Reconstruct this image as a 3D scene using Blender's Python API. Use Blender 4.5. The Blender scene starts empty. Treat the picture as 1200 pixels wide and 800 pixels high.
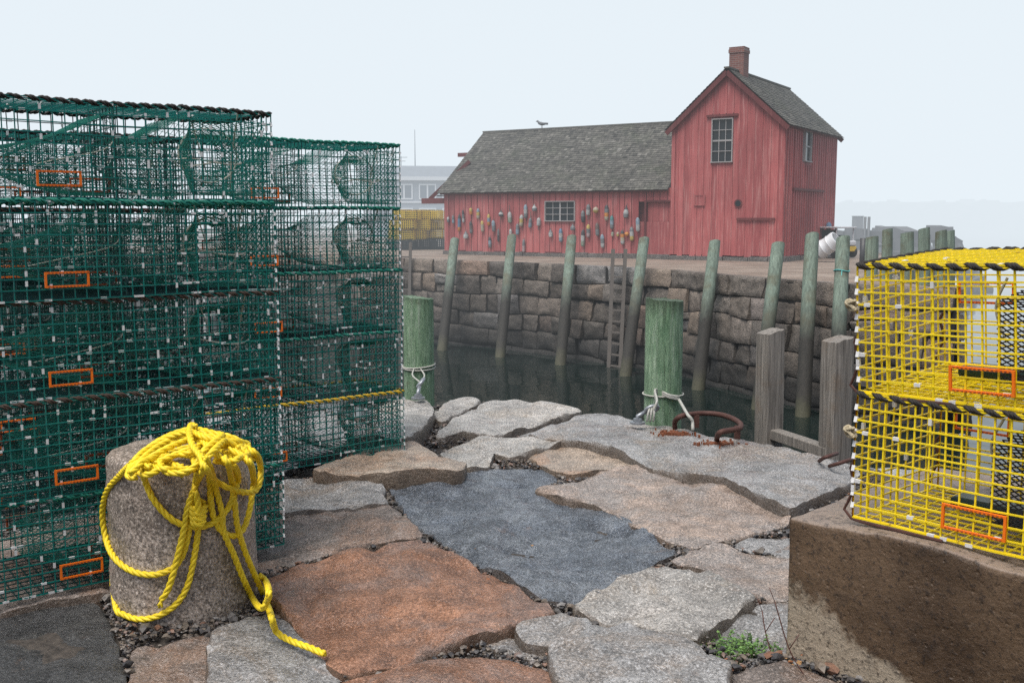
import bpy, bmesh, math, random
import numpy as np
from mathutils import Vector, Matrix, noise
from mathutils.geometry import delaunay_2d_cdt
R = math.radians
scene = bpy.context.scene
COL = scene.collection
rnd = random.Random(7)

# ---------------------------------------------------------------- survey of the place
CAM_Z = 1.45
FPX = 1200.0
HORIZON = 255.0
PITCH = math.atan((400.0 - HORIZON) / FPX)

def ray(px, py):
    u = (px - 600.0) / FPX; v = -(py - 400.0) / FPX
    return Vector((u, math.cos(PITCH) + v * math.sin(PITCH), -math.sin(PITCH) + v * math.cos(PITCH)))
def G(px, py, z=0.0):
    r = ray(px, py); t = (z - CAM_Z) / r.z
    return Vector((r.x * t, r.y * t, z))
def at(px, py, Y):
    r = ray(px, py); t = Y / r.y
    return Vector((r.x * t, Y, CAM_Z + r.z * t))

# ---------------------------------------------------------------- mesh helper
class MB:
    def __init__(s): s.v = []; s.f = []; s.m = []; s.t = []
    def face(s, pts, m=0, t=0.5):
        i = len(s.v); s.v.extend([tuple(p) for p in pts]); s.f.append(tuple(range(i, i + len(pts)))); s.m.append(m); s.t.append(t)
    def add(s, vs, fs, m=0, t=0.5):
        i = len(s.v); s.v.extend([tuple(p) for p in vs])
        for f in fs: s.f.append(tuple(k + i for k in f)); s.m.append(m); s.t.append(t)
    def box(s, x0, x1, y0, y1, z0, z1, m=0, t=0.5, M=None):
        vs = [Vector(p) for p in ((x0,y0,z0),(x1,y0,z0),(x1,y1,z0),(x0,y1,z0),(x0,y0,z1),(x1,y0,z1),(x1,y1,z1),(x0,y1,z1))]
        if M is not None: vs = [M @ p for p in vs]
        s.add(vs, [(0,3,2,1),(4,5,6,7),(0,1,5,4),(1,2,6,5),(2,3,7,6),(3,0,4,7)], m, t)
    def prism(s, poly, dirv, m=0, t=0.5):
        n = len(poly); d = Vector(dirv)
        vs = [Vector(p) for p in poly] + [Vector(p) + d for p in poly]
        fs = [tuple(range(n - 1, -1, -1)), tuple(range(n, 2 * n))] + [(i, (i + 1) % n, n + (i + 1) % n, n + i) for i in range(n)]
        s.add(vs, fs, m, t)
    def bar(s, p, q, w, h=None, m=0, t=0.5, up=(0,0,1), caps=True):
        p = Vector(p); q = Vector(q); d = (q - p)
        if d.length < 1e-7: return
        d.normalize(); up = Vector(up)
        if abs(d.dot(up)) > .95: up = Vector((0,1,0)) if abs(d.y) < .9 else Vector((1,0,0))
        a = d.cross(up).normalized(); b = a.cross(d)
        h = w if h is None else h
        c = [a*(w/2)+b*(h/2), -a*(w/2)+b*(h/2), -a*(w/2)-b*(h/2), a*(w/2)-b*(h/2)]
        fs = [(0,1,5,4),(1,2,6,5),(2,3,7,6),(3,0,4,7)]
        if caps: fs += [(3,2,1,0),(4,5,6,7)]
        s.add([p + k for k in c] + [q + k for k in c], fs, m, t)
    def tube(s, pts, r, n=8, m=0, t=0.5, closed=False, caps=True):
        pts = [Vector(p) for p in pts]; N = len(pts)
        rs = r if isinstance(r, (list, tuple)) else [r] * N
        i0 = len(s.v); prev = None
        for k in range(N):
            if closed: d = pts[(k + 1) % N] - pts[k - 1]
            else: d = pts[min(k + 1, N - 1)] - pts[max(k - 1, 0)]
            if d.length < 1e-9: d = Vector((0,0,1))
            d.normalize()
            if prev is None:
                a = d.orthogonal().normalized()
            else:
                a = prev - d * prev.dot(d)
                a = a.normalized() if a.length > 1e-6 else d.orthogonal().normalized()
            prev = a; b = d.cross(a)
            for j in range(n):
                an = 2 * math.pi * j / n
                s.v.append(tuple(pts[k] + (a * math.cos(an) + b * math.sin(an)) * rs[k]))
        for k in range(N if closed else N - 1):
            k2 = (k + 1) % N
            for j in range(n):
                j2 = (j + 1) % n
                s.f.append((i0 + k*n + j, i0 + k*n + j2, i0 + k2*n + j2, i0 + k2*n + j)); s.m.append(m); s.t.append(t)
        if caps and not closed:
            s.f.append(tuple(i0 + j for j in range(n - 1, -1, -1))); s.m.append(m); s.t.append(t)
            s.f.append(tuple(i0 + (N-1)*n + j for j in range(n))); s.m.append(m); s.t.append(t)
    def lathe(s, prof, n=24, m=0, M=None, wob=0.0, seed=0, t=0.5):
        i0 = len(s.v)
        for (r, z) in prof:
            for j in range(n):
                an = 2*math.pi*j/n
                rr = r * (1 + wob * noise.noise(Vector((math.cos(an)*1.3 + seed, math.sin(an)*1.3, z*2.2)))) 
                p = Vector((rr*math.cos(an), rr*math.sin(an), z))
                s.v.append(tuple(M @ p if M is not None else p))
        for k in range(len(prof)-1):
            for j in range(n):
                j2 = (j+1) % n
                s.f.append((i0+k*n+j, i0+k*n+j2, i0+(k+1)*n+j2, i0+(k+1)*n+j)); s.m.append(m); s.t.append(t)
        s.f.append(tuple(i0 + j for j in range(n-1,-1,-1))); s.m.append(m); s.t.append(t)
        s.f.append(tuple(i0 + (len(prof)-1)*n + j for j in range(n))); s.m.append(m); s.t.append(t)
    def mesh(s, name, mats, smooth=False, sharp=None):
        me = bpy.data.meshes.new(name)
        me.from_pydata(s.v, [], s.f)
        for x in (mats if isinstance(mats, (list, tuple)) else [mats]): me.materials.append(x)
        me.polygons.foreach_set('material_index', s.m)
        me.polygons.foreach_set('use_smooth', [bool(smooth)] * len(s.f))
        a = me.attributes.new('tint', 'FLOAT', 'FACE'); a.data.foreach_set('value', s.t)
        me.update()
        if smooth and sharp: me.set_sharp_from_angle(angle=R(sharp))
        return me
    def build(s, name, mats, parent=None, smooth=False, sharp=None, bevel=None, loc=None):
        o = bpy.data.objects.new(name, s.mesh(name, mats, smooth, sharp)); COL.objects.link(o)
        if parent is not None: o.parent = parent
        if loc is not None: o.location = loc
        if bevel:
            b = o.modifiers.new('edge', 'BEVEL'); b.width = bevel; b.segments = 2; b.limit_method = 'ANGLE'; b.angle_limit = R(40)
        return o

def thing(name, label, cat, loc=(0,0,0), rz=0.0, group=None):
    o = bpy.data.objects.new(name, None); COL.objects.link(o); o.empty_display_size = .2
    o.location = loc; o.rotation_euler = (0,0,rz); tag(o, label, cat, group); return o
def tag(o, label, cat, group=None):
    o['label'] = label; o['category'] = cat
    if group: o['group'] = group
    return o
def kind(o, k):
    o['kind'] = k; return o
def dup(root, loc, rz, label, group=None):
    r = root.copy(); COL.objects.link(r); r.location = loc; r.rotation_euler = (0,0,rz); r['label'] = label
    if group: r['group'] = group
    for ch in list(root.children):
        c = ch.copy(); COL.objects.link(c); c.parent = r
        for g in ch.children:
            d = g.copy(); COL.objects.link(d); d.parent = c
    return r
def spline(pts, step=.02):
    P = [Vector(p) for p in pts]; P = [2*P[0]-P[1]] + P + [2*P[-1]-P[-2]]
    out = []
    for i in range(1, len(P)-2):
        a,b,c,d = P[i-1],P[i],P[i+1],P[i+2]; n = max(2, int((c-b).length/step))
        for k in range(n):
            t = k/n
            out.append(.5*((2*b)+(c-a)*t+(2*a-5*b+4*c-d)*t*t+(3*b-a-3*c+d)*t**3))
    out.append(P[-2]); return out
def resample(pts, step):
    out=[pts[0]]; acc=0
    for i in range(1,len(pts)):
        a,b=pts[i-1],pts[i]; L=(b-a).length
        if L<1e-9: continue
        pos=step-acc
        while pos<=L:
            out.append(a.lerp(b,pos/L)); pos+=step
        acc=(acc+L)%step
    return out

# ---------------------------------------------------------------- materials
class NT:
    def __init__(s, name):
        s.mat = bpy.data.materials.new(name); s.mat.use_nodes = True
        s.nt = s.mat.node_tree; s.b = s.nt.nodes['Principled BSDF']; s.pos = None
    def n(s, t, **kw):
        x = s.nt.nodes.new(t)
        for k, v in kw.items(): setattr(x, k, v)
        return x
    def l(s, a, b): s.nt.links.new(a, b)
    def coord(s, scale=(1,1,1), obj=False):
        if obj: src = s.n('ShaderNodeTexCoord').outputs['Object']
        else: src = s.n('ShaderNodeNewGeometry').outputs['Position']
        if tuple(scale) == (1,1,1): return src
        m = s.n('ShaderNodeMapping'); m.inputs['Scale'].default_value = scale; s.l(src, m.inputs[0]); return m.outputs[0]
    def noise(s, co, sc, detail=4, rough=.55, dist=0.0):
        x = s.n('ShaderNodeTexNoise'); x.inputs['Scale'].default_value = sc; x.inputs['Detail'].default_value = detail
        x.inputs['Roughness'].default_value = rough; x.inputs['Distortion'].default_value = dist
        s.l(co, x.inputs['Vector']); return x.outputs['Fac']
    def vor(s, co, sc, feat='F1', out='Distance'):
        x = s.n('ShaderNodeTexVoronoi'); x.feature = feat; x.inputs['Scale'].default_value = sc; s.l(co, x.inputs['Vector']); return x.outputs[out]
    def ramp(s, f, *st):
        x = s.n('ShaderNodeValToRGB'); e = x.color_ramp.elements
        while len(e) < len(st): e.new(.5)
        for k, (p, c) in zip(e, st):
            k.position = p; k.color = (c, c, c, 1) if not isinstance(c, (tuple, list)) else (*c[:3], 1)
        s.l(f, x.inputs[0]); return x.outputs[0]
    def mix(s, f, a, b, mode='MIX'):
        x = s.n('ShaderNodeMix'); x.data_type = 'RGBA'; x.blend_type = mode
        for v, i in ((f, x.inputs[0]), (a, x.inputs[6]), (b, x.inputs[7])):
            if isinstance(v, (int, float)): i.default_value = v if i.type == 'VALUE' else (v, v, v, 1)
            elif isinstance(v, (tuple, list)): i.default_value = (*v[:3], 1)
            else: s.l(v, i)
        return x.outputs[2]
    def math(s, op, a, b=0.0, clamp=False):
        x = s.n('ShaderNodeMath'); x.operation = op; x.use_clamp = clamp
        for v, i in ((a, x.inputs[0]), (b, x.inputs[1])):
            if isinstance(v, (int, float)): i.default_value = v
            else: s.l(v, i)
        return x.outputs[0]
    def attr(s, name='tint'):
        x = s.n('ShaderNodeAttribute'); x.attribute_name = name; return x.outputs['Fac']
    def z(s):
        x = s.n('ShaderNodeSeparateXYZ'); s.l(s.coord(), x.inputs[0]); return x.outputs
    def bump(s, h, strength=.5, dist=.02, prev=None):
        x = s.n('ShaderNodeBump'); x.inputs['Strength'].default_value = strength; x.inputs['Distance'].default_value = dist
        s.l(h, x.inputs['Height'])
        if prev is not None: s.l(prev, x.inputs['Normal'])
        return x.outputs[0]
    def out(s, col, rough=.6, nrm=None, metal=0.0, spec=.5):
        for v, k in ((col, 'Base Color'), (rough, 'Roughness'), (metal, 'Metallic'), (spec, 'Specular IOR Level')):
            if isinstance(v, (int, float)): s.b.inputs[k].default_value = v
            elif isinstance(v, (tuple, list)): s.b.inputs[k].default_value = (*v[:3], 1)
            else: s.l(v, s.b.inputs[k])
        if nrm is not None: s.l(nrm, s.b.inputs['Normal'])
        return s.mat

def sc(c, k): return tuple(min(1, x * k) for x in c)
def granite(name, base, stain, stain_amt=.5, spot=.5, wet=.5, speck=92, obj=False, bumpk=.5, sided=.72):
    m = NT(name); co = m.coord(obj=obj)
    big = m.noise(co, 1.9, 7, .65); mid = m.noise(co, 9, 10, .72); fine = m.noise(co, speck, 4, .7); fin2 = m.noise(co, speck * 1.9, 3, .65)
    c = m.mix(m.ramp(big, (.34, 0.0), (.66, 1.0)), sc(base, .50), sc(base, 1.22))
    st = m.ramp(m.noise(co, 2.1, 10, .74, .7), (.58 - .22 * stain_amt, 0.0), (.68 - .2 * stain_amt, 1.0))
    c = m.mix(m.math('MULTIPLY', st, min(1, stain_amt*1.5)), c, stain)
    c = m.mix(m.math('MULTIPLY', m.ramp(m.noise(m.coord((1,1,.3), obj), 3.3, 9, .72, 1.2), (.60, 0.0), (.70, 1.0)), .45), c, (.30,.165,.085))
    c = m.mix(m.math('MULTIPLY', m.ramp(mid, (.36, 1.0), (.52, 0.0)), .72), c, sc(base, .32))
    lite = (min(1, base[0]*1.7+.10), min(1, base[1]*1.75+.10), min(1, base[2]*1.8+.10))
    c = m.mix(m.math('MULTIPLY', m.ramp(mid, (.56, 0.0), (.72, 1.0)), .40), c, lite)
    c = m.mix(m.math('MULTIPLY', m.ramp(fine, (.53, 0.0), (.58, 1.0)), spot * 1.3), c, sc(base, .16))
    c = m.mix(m.math('MULTIPLY', m.ramp(fine, (.38, 1.0), (.44, 0.0)), spot * 1.1), c, lite)
    c = m.mix(m.math('MULTIPLY', m.ramp(fin2, (.56, 0.0), (.6, 1.0)), spot), c, sc(base, .25))
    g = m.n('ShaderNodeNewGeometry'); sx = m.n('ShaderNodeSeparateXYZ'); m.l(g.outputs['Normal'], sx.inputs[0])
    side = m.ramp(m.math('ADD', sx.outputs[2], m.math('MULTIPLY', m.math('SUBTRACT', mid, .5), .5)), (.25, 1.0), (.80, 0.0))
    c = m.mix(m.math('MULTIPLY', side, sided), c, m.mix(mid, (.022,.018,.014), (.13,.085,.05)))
    nb = m.bump(mid, bumpk * 1.25, .05)
    nb = m.bump(m.noise(co, 26, 7, .68), bumpk * .85, .014, nb)
    nb = m.bump(fin2, bumpk * .7, .004, nb)
    rg = m.ramp(m.noise(co, 2.6, 6, .65), (.40, .34 - .30 * wet), (.66, .62 - .34 * wet))
    return m.out(c, rg, nb, spec=.5)

def plain(name, col, rough=.5, metal=0.0, var=.25, scl=20, bump=0.0, spec=.5, obj=True):
    m = NT(name); co = m.coord(obj=obj); n = m.noise(co, scl, 4)
    c = m.mix(n, sc(col, 1 - var), sc(col, 1 + var))
    return m.out(c, rough, m.bump(n, bump, .004) if bump else None, metal, spec)

M = {}
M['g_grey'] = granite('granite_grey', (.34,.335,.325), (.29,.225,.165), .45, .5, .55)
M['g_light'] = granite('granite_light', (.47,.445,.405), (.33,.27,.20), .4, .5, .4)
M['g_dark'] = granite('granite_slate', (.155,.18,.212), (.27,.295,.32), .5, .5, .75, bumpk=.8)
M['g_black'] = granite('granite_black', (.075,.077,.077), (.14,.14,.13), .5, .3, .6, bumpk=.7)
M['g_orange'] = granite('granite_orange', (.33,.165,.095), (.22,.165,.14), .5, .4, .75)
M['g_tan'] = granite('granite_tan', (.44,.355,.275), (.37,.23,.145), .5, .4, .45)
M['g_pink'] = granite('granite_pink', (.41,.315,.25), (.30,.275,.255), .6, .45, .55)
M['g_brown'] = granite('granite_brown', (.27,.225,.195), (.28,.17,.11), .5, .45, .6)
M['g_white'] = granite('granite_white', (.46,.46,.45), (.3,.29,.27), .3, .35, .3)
M['bollard'] = granite('granite_bollard', (.41,.345,.285), (.30,.24,.19), .5, .62, .3, speck=95, bumpk=.25, sided=0.0)

def mat_gravel():
    m = NT('gravel_dirt'); co = m.coord(); n = m.noise(co, 30, 8, .7)
    c = m.mix(m.ramp(n, (.35, 0.0), (.7, 1.0)), (.018,.015,.012), (.10,.085,.07))
    return m.out(c, .8, m.bump(n, .8, .02))
M['gravel'] = mat_gravel()
def mat_pebble():
    m = NT('pebble'); t = m.attr(); co = m.coord()
    c = m.mix(1.0, m.ramp(t, (0, (.03,.03,.034)), (.35, (.12,.11,.10)), (.6, (.20,.16,.12)), (.8, (.26,.25,.24)), (1, (.22,.10,.05))), m.ramp(m.noise(co, 90, 4), (.3,.5), (.7,1.0)), 'MULTIPLY')
    return m.out(c, .5)
M['pebble'] = mat_pebble()
def mat_concrete_block():
    m = NT('stained_concrete'); co = m.coord(); z = m.z()
    n1 = m.noise(co, 3.0, 8, .65); n2 = m.noise(co, 60, 6, .7); n3 = m.noise(co, 14, 6, .6)
    wetc = m.mix(m.ramp(n1, (.3,0.0),(.7,1.0)), (.042,.024,.012), (.15,.095,.052))
    dry = m.mix(n3, (.27,.22,.155), (.42,.355,.27))
    # dry lower-left corner: near the corner edge and low down
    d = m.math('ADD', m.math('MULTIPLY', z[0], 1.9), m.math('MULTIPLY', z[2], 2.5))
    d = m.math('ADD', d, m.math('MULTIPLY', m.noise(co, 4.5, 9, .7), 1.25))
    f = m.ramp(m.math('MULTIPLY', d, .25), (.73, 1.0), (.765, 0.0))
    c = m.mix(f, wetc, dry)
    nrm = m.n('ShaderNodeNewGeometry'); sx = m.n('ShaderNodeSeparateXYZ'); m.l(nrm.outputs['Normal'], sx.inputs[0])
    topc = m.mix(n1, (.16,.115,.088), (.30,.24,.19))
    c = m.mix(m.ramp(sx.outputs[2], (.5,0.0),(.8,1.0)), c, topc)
    c = m.mix(m.math('MULTIPLY', m.ramp(n3, (.56,0.0),(.68,1.0)), .55), c, (.022,.014,.009))
    c = m.mix(m.math('MULTIPLY', m.ramp(n2, (.54,0.0),(.62,1.0)), .7), c, (.02,.014,.01))
    c = m.mix(m.math('MULTIPLY', m.ramp(n2, (.3,1.0),(.4,0.0)), .35), c, (.25,.2,.15))
    pit = m.ramp(m.vor(co, 32), (.05,0.0),(.22,1.0))
    nb = m.bump(m.math('ADD', n2, n3), .55, .012); nb = m.bump(pit, .35, .008, nb)
    return m.out(c, m.ramp(n1, (.3,.30),(.7,.65)), nb)
M['block'] = mat_concrete_block()
def mat_wall():
    m = NT('quay_masonry'); co = m.coord(); t = m.attr(); z = m.z()
    c = m.ramp(t, (0,(.095,.082,.072)), (.22,(.155,.128,.103)), (.45,(.205,.18,.155)), (.65,(.255,.195,.145)), (.85,(.23,.22,.21)), (1,(.28,.185,.13)))
    n = m.noise(co, 5, 8, .68); n2 = m.noise(co, 22, 6, .7)
    c = m.mix(1.0, c, m.ramp(n, (.25,.45),(.75,1.35)), 'MULTIPLY')
    c = m.mix(1.0, c, m.ramp(n2, (.3,.6),(.7,1.2)), 'MULTIPLY')
    tide = m.math('ADD', z[2], m.math('MULTIPLY', m.noise(co, 1.6, 5, .6), 1.0))
    c = m.mix(m.ramp(m.math('MULTIPLY', m.math('ADD', tide, 3.0), .25), (.20,.0),(.68,1.0)), m.mix(n2, (.008,.008,.008), (.035,.032,.026)), c)
    nb = m.bump(n2, .7, .05); nb = m.bump(n, .5, .08, nb)
    return m.out(c, .62, nb)
M['wall'] = mat_wall()
M['void'] = plain('dark_joint_core', (.012,.012,.012), .9)  # near-black backing sheet behind the wall stones
def mat_dirt():
    m = NT('pier_dirt'); co = m.coord(); n = m.noise(co, .7, 8, .65); n2 = m.noise(co, 9, 8, .7)
    c = m.mix(m.ramp(n,(.35,0.0),(.65,1.0)), (.17,.125,.095), (.29,.235,.19))
    c = m.mix(m.math('MULTIPLY', m.ramp(n2,(.5,0.0),(.7,1.0)), .6), c, (.09,.075,.06))
    return m.out(c, .8, m.bump(n2, .6, .05))
M['dirt'] = mat_dirt()
def mat_water():
    m = NT('harbour_water'); co = m.coord((1,.6,1))
    n = m.noise(co, .9, 4, .55, .3); n2 = m.noise(co, 5, 3, .5)
    nb = m.bump(n, .10, .25); nb = m.bump(n2, .06, .05, nb)
    m.b.inputs['IOR'].default_value = 1.33
    return m.out((.006,.013,.011), .04, nb)
M['water'] = mat_water()

def mat_boards(name, ca, cb, cw, obj=True):
    m = NT(name); co = m.coord(obj=obj); t = m.attr()
    st = m.n('ShaderNodeMapping'); st.inputs['Scale'].default_value = (9, 9, .5); m.l(co, st.inputs[0])
    g = m.noise(st.outputs[0], 2.0, 8, .65); big = m.noise(co, .55, 5, .6)
    c = m.mix(t, ca, cb)
    c = m.mix(m.math('MULTIPLY', m.ramp(g,(.5,0.0),(.68,1.0)), .55), c, cw)
    c = m.mix(m.math('MULTIPLY', m.ramp(big,(.42,0.0),(.7,1.0)), .5), c, sc(ca, .62))
    c = m.mix(m.math('MULTIPLY', m.ramp(g,(.28,1.0),(.42,0.0)), .6), c, sc(ca, .4))
    return m.out(c, .75, m.bump(g, .5, .01))
M['red'] = mat_boards('red_boards', (.31,.066,.067), (.50,.13,.125), (.60,.33,.30))
M['redtrim'] = mat_boards('red_trim', (.12,.022,.023), (.17,.032,.032), (.24,.10,.09))
def mat_shingle():
    m = NT('cedar_shingle'); t = m.attr(); co = m.coord(obj=True); n = m.noise(co, 9, 6, .65)
    c = m.ramp(t, (0,(.034,.033,.029)), (.40,(.088,.084,.072)), (.7,(.15,.142,.122)), (1,(.25,.24,.215)))
    c = m.mix(1.0, c, m.ramp(n,(.3,.55),(.7,1.25)), 'MULTIPLY')
    c = m.mix(m.math('MULTIPLY', m.ramp(m.noise(co, .8, 6, .7),(.52,0.0),(.7,1.0)), .45), c, (.07,.085,.05))
    return m.out(c, .8, m.bump(n, .5, .02))
M['shingle'] = mat_shingle()
def mat_brick():
    m = NT('chimney_brick'); b = m.n('ShaderNodeTexBrick'); m.l(m.coord((1,1,1), True), b.inputs['Vector'])
    mp = m.n('ShaderNodeMapping'); mp.inputs['Rotation'].default_value = (R(90),0,0); m.l(m.coord(obj=True), mp.inputs[0]); m.l(mp.outputs[0], b.inputs['Vector'])
    b.inputs['Scale'].default_value = 2.2; b.inputs['Color1'].default_value = (.22,.085,.065,1); b.inputs['Color2'].default_value = (.16,.06,.05,1); b.inputs['Mortar'].default_value = (.25,.2,.18,1)
    b.inputs['Brick Width'].default_value = .45; b.inputs['Row Height'].default_value = .15; b.inputs['Mortar Size'].default_value = .015
    return m.out(b.outputs[0], .85)
M['brick'] = mat_brick()
M['pane'] = plain('window_glass', (.02,.027,.034), .08, var=.5, scl=2)
M['frame'] = plain('weathered_white_paint', (.33,.32,.31), .6, var=.3)
M['found'] = granite('foundation_stone', (.20,.19,.18), (.12,.1,.085), .5, .4, .2, speck=30, sided=.2)

def mat_pile(name, green, low, obj=False):
    """weathered treated pile: green above, black tide zone below"""
    m = NT(name); co = m.coord(); z = m.z(); s2 = m.n('ShaderNodeMapping'); s2.inputs['Scale'].default_value = (14,14,.9); m.l(co, s2.inputs[0])
    g = m.noise(s2.outputs[0], 1.6, 8, .68); b = m.noise(co, 2.2, 6, .62)
    c = m.mix(m.ramp(g,(.3,0.0),(.7,1.0)), sc(green,.5), sc(green,1.35))
    c = m.mix(m.math('MULTIPLY', m.ramp(b,(.46,0.0),(.64,1.0)), .75), c, (.13,.12,.075))
    f = m.ramp(m.math('ADD', m.math('MULTIPLY', m.math('ADD', z[2], 3.0), .25), m.math('MULTIPLY', b, .25)), (.56,0.0),(.80,1.0))
    dk = m.mix(g, (.012,.012,.011), (.055,.05,.04))
    c = m.mix(f, dk, c)
    ff = m.ramp(m.math('ADD', m.math('MULTIPLY', m.math('ADD', z[2], 3.0), .5), m.math('MULTIPLY', b, .4)), (.28,1.0),(.52,0.0))
    c = m.mix(ff, c, m.mix(g, (.04,.04,.022),(.10,.098,.06)))
    return m.out(c, .75, m.bump(g, .6, .02))
M['pile'] = mat_pile('green_pile', (.205,.265,.21), None)
def mat_nearpile():
    m = NT('green_near_pile'); co = m.coord(); s2 = m.n('ShaderNodeMapping'); s2.inputs['Scale'].default_value = (22,22,1.6); m.l(co, s2.inputs[0])
    g = m.noise(s2.outputs[0], 1.4, 10, .78, .8); b = m.noise(m.coord((1,1,.45)), 5.5, 9, .74, 1.2); z = m.z()
    c = m.mix(m.ramp(b,(.3,0.0),(.7,1.0)), (.085,.19,.095), (.28,.42,.265))
    c = m.mix(m.math('MULTIPLY', m.ramp(g,(.52,0.0),(.66,1.0)), .75), c, (.46,.54,.43))
    c = m.mix(m.math('MULTIPLY', m.ramp(g,(.36,1.0),(.46,0.0)), .85), c, (.028,.055,.026))
    c = m.mix(m.math('MULTIPLY', m.ramp(m.noise(co, 7, 6, .7),(.6,0.0),(.72,1.0)), .8), c, (.10,.055,.03))
    tp = m.ramp(m.math('ADD', z[2], m.math('MULTIPLY', m.noise(s2.outputs[0], 2.2, 4), .28)), (.86,0.0),(1.0,1.0))
    c = m.mix(m.math('MULTIPLY', tp, .75), c, (.03,.045,.022))
    return m.out(c, .6, m.bump(g, 1.0, .03))
M['nearpile'] = mat_nearpile()
def mat_timber():
    m = NT('weathered_timber'); co = m.coord(); s2 = m.n('ShaderNodeMapping'); s2.inputs['Scale'].default_value = (40,40,1.6); m.l(co, s2.inputs[0])
    g = m.noise(s2.outputs[0], 1.5, 9, .7, .4)
    c = m.mix(m.ramp(g,(.3,0.0),(.68,1.0)), (.055,.048,.04), (.30,.275,.24))
    c = m.mix(m.math('MULTIPLY', m.ramp(m.noise(co, 5, 5),(.55,0.0),(.7,1.0)), .4), c, (.17,.11,.06))
    return m.out(c, .75, m.bump(g, .8, .008))
M['timber'] = mat_timber()
M['greywood'] = plain('grey_wood', (.14,.125,.11), .8, var=.35, bump=.4, obj=False)
M['rust'] = plain('rusty_iron', (.075,.032,.024), .7, 0.15, var=.55, scl=30, bump=.6, obj=False)
M['ruststain'] = plain('rust_stain_flakes', (.18,.06,.025), .9, var=.4, scl=40, bump=.6, obj=False)
M['steel'] = plain('galvanised_steel', (.30,.32,.34), .45, .7, var=.3, scl=40, bump=.3, obj=False)
M['whiterope'] = plain('white_rope', (.40,.40,.36), .8, var=.3, scl=120, bump=.5, obj=False)
M['creamrope'] = plain('cream_rope', (.42,.36,.24), .85, var=.35, scl=100, bump=.5)
M['yrope'] = plain('yellow_rope', (.84,.60,.018), .55, var=.28, scl=22, obj=False, bump=.25)
M['gwire'] = plain('green_wire', (.003,.155,.130), .36, var=.4, scl=6)
M['gwire_dark'] = plain('green_wire_painted_shade', (.002,.040,.037), .5, var=.4, scl=6)  # same wire, colour darkened to stand in for shade inside and behind stacks
M['ywire'] = plain('yellow_wire', (.84,.60,.010), .4, var=.18, scl=14)
M['clip'] = plain('crimp_ring', (.72,.72,.70), .45, .1, var=.25, scl=60)
M['gnet'] = plain('teal_twine', (.002,.155,.115), .6, var=.4, scl=25)
M['knet'] = plain('black_twine', (.010,.010,.012), .7, var=.4, scl=25)
M['lace_dark'] = plain('dark_lacing', (.020,.017,.014), .8, var=.5, scl=60, bump=.5)
M['lace_brown'] = plain('brown_lacing', (.050,.032,.022), .8, var=.5, scl=60, bump=.5)
M['lace_teal'] = plain('teal_lacing', (.008,.17,.12), .7, var=.45, scl=60, bump=.5)
M['lace_yellow'] = plain('yellow_lacing', (.55,.36,.02), .7, var=.35, scl=60, bump=.5)
M['orange'] = plain('orange_plastic', (.90,.17,.006), .45, var=.25, scl=25)
M['rusty_orange'] = plain('dulled_orange_plastic', (.38,.075,.02), .6, var=.35, scl=25)
M['darkgreen'] = plain('dark_green_runner', (.006,.022,.014), .35, var=.3)
M['palecord'] = plain('pale_cord', (.52,.52,.44), .7, var=.3)

# ---------------------------------------------------------------- camera, world, light
cam_d = bpy.data.cameras.new('camera'); cam = bpy.data.objects.new('camera', cam_d); COL.objects.link(cam)
cam.location = (0, 0, CAM_Z); cam.rotation_euler = (R(90) - PITCH, 0, 0)
cam_d.sensor_width = 36; cam_d.lens = 36.0; cam_d.clip_end = 3000; cam_d.clip_start = .05
scene.camera = cam
SUN_EL, SUN_AZ = R(66), R(215)
w = bpy.data.worlds.new('World'); scene.world = w; w.use_nodes = True
nt = w.node_tree; sky = nt.nodes.new('ShaderNodeTexSky'); sky.sky_type = 'NISHITA'; sky.sun_disc = False
sky.sun_elevation = SUN_EL; sky.sun_rotation = SUN_AZ; sky.air_density = 1.0; sky.dust_density = 4.0; sky.ozone_density = 1.2
bg = nt.nodes['Background']; bg.inputs['Strength'].default_value = .13; nt.links.new(sky.outputs[0], bg.inputs[0])
sd = bpy.data.lights.new('sun', 'SUN'); so = bpy.data.objects.new('sun', sd); COL.objects.link(so)
sd.energy = 3.2; sd.angle = R(38); sd.color = (1, .97, .93)
dirv = Vector((math.sin(SUN_AZ)*math.cos(SUN_EL), math.cos(SUN_AZ)*math.cos(SUN_EL), math.sin(SUN_EL)))
so.rotation_euler = dirv.to_track_quat('Z', 'Y').to_euler()
scene.view_settings.view_transform = 'Standard'; scene.view_settings.look = 'None'; scene.view_settings.exposure = 0
scene.cycles.max_bounces = 6; scene.cycles.transparent_max_bounces = 8; scene.cycles.volume_bounces = 0
scene.cycles.volume_step_rate = 1.0; scene.cycles.volume_max_steps = 256
scene.cycles.use_denoising = False

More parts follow.
